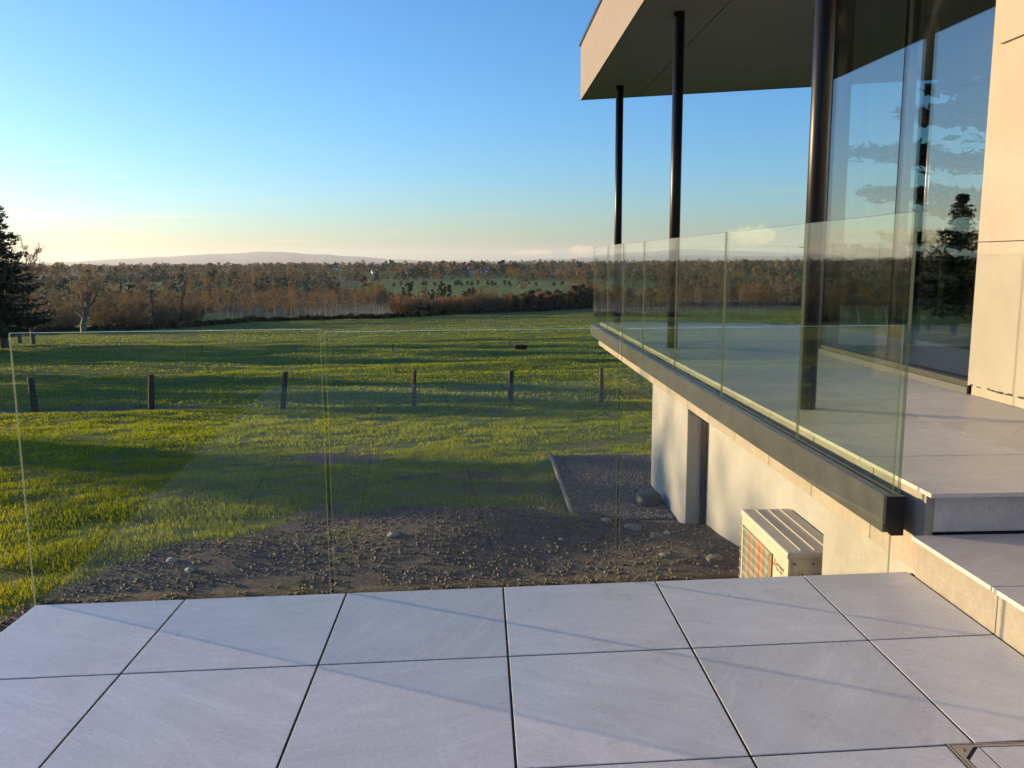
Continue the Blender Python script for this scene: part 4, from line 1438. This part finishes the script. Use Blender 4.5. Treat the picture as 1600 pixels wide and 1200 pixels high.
plant(P_IVY[0], 'ivy_clad_tree', at(-21.06, 180), 0.0, 1.0, 'upright dead tree trunk clad in dark ivy', 'tree')
plant(P_IVY[1], 'ivy_clad_tree', at(-19.5, 181), 0.0, 1.0, 'ivy clad trunk leaning to the right below a small bare crown', 'tree')
plant(P_CEDAR, 'cedar_tree', (21.5, 32.5, float(ground_z(21.5, 32.5))), 0.3, 1.0, 'cedar with flat spreading branches seen through the house glazing', 'tree')

g = random.Random(5)
line_az = [-45, -35, -25, -21, -18.3, -16.8, -14.6, -12, -9.7, -7, -4.4, 0.4, 3.7, 6.8, 12, 20, 30, 45]
line_D = [150, 165, 186, 182, 192, 198, 205, 203, 206, 202, 207, 219, 222, 233, 240, 250, 250, 240]


def line(a):
    return float(np.interp(a, line_az, line_D))


ORD = ('first second third fourth fifth sixth seventh eighth ninth tenth eleventh twelfth thirteenth fourteenth fifteenth sixteenth seventeenth eighteenth nineteenth twentieth '
       'twenty-first twenty-second twenty-third twenty-fourth twenty-fifth twenty-sixth twenty-seventh twenty-eighth twenty-ninth thirtieth thirty-first thirty-second').split()


def px_az(x):
    return math.degrees(math.atan((x - 750) / 1318.0))


# row of alders along the field edge
for i, x in enumerate([313, 324, 337, 346, 357, 366, 378, 392, 405, 418, 432, 447, 455, 462, 467, 478, 485, 492, 499, 509, 520, 525, 534, 543, 556, 566, 579, 584, 589, 594, 599, 607]):
    h = {579: 1.02, 584: 1.1, 589: 1.05, 594: 1.08, 599: 0.98, 313: 0.6, 447: 0.6, 357: 1.05, 366: 1.0, 346: 1.05}.get(x, g.uniform(0.78, 0.95))
    plant(P_ALD[i % 4], 'alder_tree', at(px_az(x), line(px_az(x)) + g.uniform(0, 7)), g.uniform(0, 6), (h * 0.95, h * 0.95, h), ORD[i] + ' pale trunked bare alder from the left in the row along the field edge', 'tree', 'alders along the field edge')
# brown thicket behind and to the left
for i in range(28):
    x = g.uniform(30, 330)
    a = px_az(x)
    p_ = g.choice(P_BUSHR + P_BUSHG)
    s_ = g.uniform(0.75, 1.25)
    plant(p_, 'bare_shrub', at(a, line(a) + g.uniform(3, 45)), g.uniform(0, 6), (s_ * 1.1, s_ * 1.1, s_), 'brown leafless shrub in the thicket beyond the field edge', 'shrub', 'leafless shrubs in the thicket left of the alders')
for i in range(13):
    x = [75, 95, 112, 160, 180, 205, 222, 262, 300, 385, 440, 500, 545][i]
    a = px_az(x)
    s_ = g.uniform(0.62, 0.85)
    plant(P_ASH[i % 3], 'bare_tree', at(a, line(a) + g.uniform(12, 60)), g.uniform(0, 6), s_, ORD[i] + ' grey brown bare tree from the left standing behind the field edge', 'tree', 'bare trees behind the field edge')
# scrub to the right of the alders
for i in range(40):
    x = g.uniform(606, 930)
    a = px_az(x)
    hcap = np.interp(x, [600, 640, 700, 740, 765, 800, 850, 930], [1.0, 1.05, 0.85, 1.1, 1.15, 0.95, 1.05, 1.25])
    s_ = hcap * g.uniform(0.72, 1.08)
    plant(g.choice(P_BUSHR + P_BUSHR + P_BUSHG), 'bare_shrub', at(a, line(a) + g.uniform(1, 14)), g.uniform(0, 6), (s_ * 1.15, s_ * 1.15, s_), 'russet leafless shrub in the scrub at the end of the field', 'shrub', 'russet shrubs at the end of the field')
for i, (x, s_) in enumerate(((655, .55), (668, .5), (806, .75), (818, .8), (832, .95), (846, .8), (860, .85), (873, .95), (886, .8), (899, 1.1), (909, 1.15), (920, 1.0), (932, .9), (950, .9), (985, .8), (1020, .9))):
    a = px_az(x)
    plant(P_EVER[i % 3], 'evergreen_shrub', at(a, line(a) + g.uniform(-1, 3)), g.uniform(0, 6), s_, ORD[i] + ' dense dark evergreen shrub from the left along the edge of the field', 'shrub', 'dark evergreens at the edge of the field')
for i, (x, s_) in enumerate(((760, .62), (770, .58), (893, .78), (903, .88), (914, .8))):
    a = px_az(x)
    plant(P_ASH[i % 3], 'bare_tree', at(a, line(a) + 10 + 3 * i), g.uniform(0, 6), s_, ORD[i] + ' rounded brown bare tree from the left rising above the end of the field', 'tree', 'brown trees in the scrub')
for i, x in enumerate((630, 641, 677, 688, 694, 702, 725, 733, 741)):
    a = px_az(x)
    plant(P_YEW[i % 2], 'yew_tree', at(a, 322 + g.uniform(-10, 10)), g.uniform(0, 6), (1.1, 1.1, [1.1, 1.5, .95, 1.25, 1.35, 1.25, .8, .9, 1.0][i]), ORD[i] + ' dark rounded evergreen from the left in front of the bright pasture', 'tree', 'evergreens in front of the pasture')
# hedgerow shrubs across the bright pasture
for i, x in enumerate((617, 627, 636, 645, 662, 666, 679, 690, 713, 717, 721, 731, 737, 747, 762, 769, 775, 789, 796, 812, 815, 838, 866, 880)):
    a = px_az(x)
    plant(P_YEW[i % 2], 'hedgerow_shrub', at(a, 482 - 0.08 * (x - 617) + g.uniform(-3, 3)), g.uniform(0, 6), (1.0, 1.0, g.uniform(0.5, 0.72)), ORD[i] + ' small dark shrub from the left in the hedge row across the pasture', 'shrub', 'shrubs of the hedge row across the pasture')
# right of the house corner and through the glass
for i in range(34):
    a = g.uniform(8.5, 38)
    plant(g.choice(P_ALD + P_ASH[:1]), 'bare_tree', at(a, line(a) + g.uniform(0, 25)), g.uniform(0, 6), g.uniform(0.6, 0.95), 'bare tree beyond the field, seen through the glass beside the house', 'tree', 'bare trees seen through the side balustrade')
for i in range(26):
    a = g.uniform(8.5, 38)
    plant(g.choice(P_BUSHR + P_BUSHG + P_EVER), 'bare_shrub', at(a, line(a) + g.uniform(-2, 8)), g.uniform(0, 6), g.uniform(0.6, 0.95), 'shrub at the field edge, seen through the glass beside the house', 'shrub', 'shrubs seen through the side balustrade')

# belt of trees and bushes out of the picture to the left; they throw the long shadows
sdir, cdir = Vector((-0.896, 0.443, 0)), Vector((0.443, 0.896, 0))


def belt(c, t_, proto, name, s_, label, cat, grp):
    p_ = cdir * c + sdir * t_
    return plant(proto, name, (p_.x, p_.y, float(ground_z(p_.x, p_.y))), g.uniform(0, 6), s_, label, cat, grp)


for c, t_, s_ in ((8.0, 50, 1.0), (9.2, 51, 1.05), (10.4, 50, 1.0), (-5.5, 50, 1.0), (-8, 51, 1.1), (-11, 50, 1.0)):
    belt(c, t_, P_YEW[int(c) % 2], 'evergreen_shrub', (s_, s_, s_ * 1.5), 'dark upright evergreen in the belt out of view beside the lawn', 'shrub', 'evergreens in the shelter belt')
for c, t_, s_ in ((18.6, 61, 1.25), (21.6, 63, 1.35), (24.6, 61, 1.2), (28.0, 63, 1.3), (38.5, 88, 1.2), (41.5, 90, 1.4), (46, 100, 1.5), (50, 104, 1.5), (54, 108, 1.6), (63, 130, 1.5)):
    belt(c, t_, P_EVER[int(c) % 3], 'evergreen_tree', s_, 'broad dark evergreen in the belt out of view beside the meadow', 'tree', 'broad evergreens in the shelter belt')
for c, t_, s_ in ((-15, 66, .8), (7.6, 64, .62), (8.3, 44, .62), (9.8, 45, .66), (10.2, 66, .72), (17.2, 64, .7), (32, 70, .7), (35, 92, .7), (44, 104, .9), (58, 135, .9), (69, 150, .9), (76, 160, 1), (84, 170, .8)):
    belt(c, t_, P_ASH[int(c) % 3], 'bare_tree', s_, 'bare tree in the belt out of view beside the meadow', 'tree', 'bare trees in the shelter belt')

# low dark bramble hedge along the field edge
a_ = np.arange(-31, 40, 0.012)
D_ = np.interp(a_, line_az, line_D) - 1.5 + (fbm(a_ * 2, a_ * 0, 2, 61) - 0.5) * 3
rep = 5
aa = np.repeat(a_, rep) + rng.normal(0, .01, len(a_) * rep)
dd = np.repeat(D_, rep) + rng.normal(0, .5, len(a_) * rep)
hx, hy = dd * np.sin(np.radians(aa)), dd * np.cos(np.radians(aa))
hh = (0.45 + 1.0 * fbm(aa * 3, aa * 0, 3, 63)) * rng.uniform(0, 1, len(aa))
P = np.stack([hx, hy, ground_z(hx, hy) + hh], -1)
V, F = cards(P, 0.28, 64)
o = obj('hedge', big_mesh('hedge', V, F, M_HEDGE))
tag(o, 'low dark bramble hedge along the far edge of the field', 'hedge')

# ------------------------------------------------------------------ far woodland, one mass
def wood(n_, d0, d1, a0, a1, per, size, hgt_, seed, matnames):
    g_ = np.random.default_rng(seed)
    d = np.sqrt(g_.uniform(d0 * d0, d1 * d1, n_)) if d1 / d0 < 2.2 else np.exp(g_.uniform(np.log(d0), np.log(d1), n_))
    a = g_.uniform(R(a0), R(a1), n_)
    x, y = d * np.sin(a), d * np.cos(a)
    cl = fbm(x * 0.012, y * 0.02, 3, 41)
    keep = ~in_pasture(x, y) & (cl > 0.47)
    x, y, d = x[keep], y[keep], d[keep]
    h = hgt_ * g_.uniform(0.55, 1.15, len(x))
    kf = fbm(x * 0.018, y * 0.018, 2, 43) + g_.normal(0, 0.07, len(x))
    kind = np.digitize(kf, [0.40, 0.50, 0.62])
    kind = np.array([3, 0, 1, 2])[kind]
    h = h * (0.6 + 0.9 * fbm(x * 0.02, y * 0.02, 2, 47))
    out = []
    for k in range(len(matnames)):
        q = kind == k
        if not q.any():
            continue
        X, Yy, Hh = x[q], y[q], h[q]
        m_ = len(X)
        th = g_.uniform(0, 6.28, (m_, per))
        zf = g_.uniform(0.12, 1.0, (m_, per))
        rad = np.sqrt(g_.uniform(0, 1, (m_, per))) * (0.42 * np.sqrt(np.clip(1.02 - zf, 0, 1)) + 0.12)
        px, py_ = X[:, None] + rad * np.cos(th) * Hh[:, None], Yy[:, None] + rad * np.sin(th) * Hh[:, None]
        pz_ = ground_z(X, Yy)[:, None] + zf * Hh[:, None]
        P = np.stack([px, py_, pz_], -1).reshape(-1, 3)
        sz_ = np.repeat(size * Hh / hgt_, per)
        V, F = cards(P, sz_, seed + k, 0.0, 1.4)
        out.append((V, F, matnames[k]))
    return out


M_FARTWIG = mat_leaf('far_wood_brown', (0.070, 0.047, 0.030), (0.17, 0.112, 0.064), 0.2, 0.9, 0.05)
M_FARRED = mat_leaf('far_wood_russet', (0.14, 0.085, 0.036), (0.29, 0.18, 0.075), 0.2, 0.9, 0.05)
M_FARGREY = mat_leaf('far_wood_grey', (0.09, 0.075, 0.056), (0.19, 0.155, 0.11), 0.2, 0.9, 0.05)
M_FARGREEN = mat_leaf('far_wood_green', (0.020, 0.032, 0.014), (0.05, 0.06, 0.025), 0.0, 0.9, 0.05)
WM = [M_FARTWIG, M_FARRED, M_FARGREY, M_FARGREEN]
parts = []


def hedge_lines(n_, d0, d1, per, size, seed):
    g_ = np.random.default_rng(seed)
    X, Y, Hh = [], [], []
    for _ in range(n_):
        d = np.exp(g_.uniform(np.log(d0), np.log(d1)))
        a = R(g_.uniform(-38, 42))
        L = g_.uniform(0.12, 0.5) * d
        th = g_.normal(0, 0.28)
        m_ = int(L / g_.uniform(3.5, 6))
        s_ = np.linspace(-0.5, 0.5, m_) * L
        x, y = d * np.sin(a) + s_ * np.cos(a + th), d * np.cos(a) - s_ * np.sin(a + th)
        hh_ = g_.uniform(2.2, 4.5) * g_.uniform(0.6, 1.3, m_) * np.where(g_.uniform(size=m_) < 0.12, 2.0, 1.0)
        X.append(x); Y.append(y); Hh.append(hh_)
    X, Y, Hh = np.concatenate(X), np.concatenate(Y), np.concatenate(Hh)
    D = np.hypot(X, Y)
    k = (D > d0 * 0.9) & ~(in_pasture(X, Y) & (D < 600)) & (np.abs(np.degrees(np.arctan2(X, Y))) < 46)
    X, Y, Hh = X[k], Y[k], Hh[k]
    kind = np.where(fbm(X * 0.01, Y * 0.01, 2, 88) + g_.normal(0, .06, len(X)) > 0.5, 0, 3)
    out = []
    for q in (0, 3):
        x, y, h = X[kind == q], Y[kind == q], Hh[kind == q]
        m_ = len(x)
        th, zf = g_.uniform(0, 6.28, (m_, per)), g_.uniform(0.05, 1.0, (m_, per))
        rad = np.sqrt(g_.uniform(0, 1, (m_, per))) * 0.55 * h[:, None] * np.sqrt(1.05 - zf)
        P = np.stack([x[:, None] + rad * np.cos(th), y[:, None] + rad * np.sin(th), ground_z(x, y)[:, None] + zf * h[:, None]], -1).reshape(-1, 3)
        V, F = cards(P, np.repeat(size * h / 4, per), seed + q, 0.0, 1.4)
        out.append((V, F, WM[q]))
    return out


parts += hedge_lines(150, 300, 2600, 26, 0.55, 601)
parts += wood(330, 236, 330, -38, -7, 190, 0.30, 6.0, 501, WM)
parts += wood(240, 245, 330, -7, 42, 150, 0.30, 4.2, 502, WM)
parts += wood(1250, 330, 700, -40, 45, 72, 0.52, 6.0, 503, WM)
parts += wood(4300, 690, 3300, -42, 45, 26, 1.3, 8.0, 504, WM)
VV, FF, MI, o_ = [], [], [], 0
for V, F, mm in parts:
    VV.append(V)
    FF.append(F + o_)
    MI.append(np.full(len(F), WM.index(mm)))
    o_ += len(V)
me = big_mesh('woodland', np.concatenate(VV), np.concatenate(FF), WM)
me.polygons.foreach_set('material_index', np.concatenate(MI).astype(np.int32))
o = obj('woodland', me)
tag(o, 'brown winter woods and hedges spreading over the far plain', 'woodland', kind='stuff')

# ------------------------------------------------------------------ far farmhouses
M_WHITEW = mat_plain('white_house_wall', (0.62, 0.60, 0.57), 0.8)
M_SLATE = mat_plain('slate_roof', (0.10, 0.10, 0.115), 0.7)
M_DARKGL = mat_plain('dark_window', (0.03, 0.03, 0.035), 0.2)
hs = [(-7.08, 760, 8, 6, 3.6, 0.5, 'white gabled farmhouse at the end of the far green field'), (-4.75, 800, 9, 5, 3.0, 0.2, 'small white cottage among the far woods'),
      (-0.75, 765, 15, 7, 3.0, -0.1, 'long white farmhouse on the far plain, the wider of two'), (0.35, 785, 13, 8, 3.4, 0.3, 'pale farm building standing beside the long white farmhouse'),
      (-13.1, 900, 12, 7, 4.0, 0.2, 'pale cottage among the woods under the highest hill'), (-12.2, 640, 9, 6, 3.2, -0.4, 'low cottage tucked among dark trees left of the far pasture'), (-9.6, 1000, 12, 7, 4, 0.3, 'small pale house far off below the double hilltop')]
for a, D, L, W_, h, rz, lab in hs:
    x, y, z = at(a, D, 0.6)
    o = empty('farmhouse', (x, y, z))
    del BASE[o.name]
    o.rotation_euler = (0, 0, rz)
    o.scale = (0.62, 0.62, 0.62)
    tag(o, lab, 'house', 'far farmhouses')
    mb = MB()
    mb.box(-L / 2, L / 2, -W_ / 2, W_ / 2, -1.5, h)
    for sx in (-1, 1):
        X = sx * L / 2
        mb.V += [(X, -W_ / 2, h), (X, W_ / 2, h), (X, 0, h + W_ * 0.42)]
        k = len(mb.V)
        mb.F.append((k - 3, k - 2, k - 1))
        mb.M.append(0)
    mb.build('wall', M_WHITEW, o)
    e = 0.35
    V = [(-L / 2 - e, -W_ / 2 - e, h - .15), (L / 2 + e, -W_ / 2 - e, h - .15), (L / 2 + e, 0, h + W_ * 0.42 + .12), (-L / 2 - e, 0, h + W_ * 0.42 + .12), (-L / 2 - e, W_ / 2 + e, h - .15), (L / 2 + e, W_ / 2 + e, h - .15)]
    rf = obj('roof', mesh_data('roof', V, [(0, 1, 2, 3), (3, 2, 5, 4)], M_SLATE), o)
    box('chimney', L * 0.36, L * 0.36 + 0.9, -0.5, 0.5, h + W_ * 0.3, h + W_ * 0.42 + 1.1, M_WHITEW, rf)
    for q in range(3):
        xx = -L * 0.34 + q * L * 0.3
        box('window', xx, xx + 1.0, -W_ / 2 - 0.03, -W_ / 2 + 0.02, 0.9, 2.1, M_DARKGL, o)
    box('door', L * 0.42 - 1.1, L * 0.42, -W_ / 2 - 0.03, -W_ / 2 + 0.02, 0.0, 2.1, M_DARKGL, o)
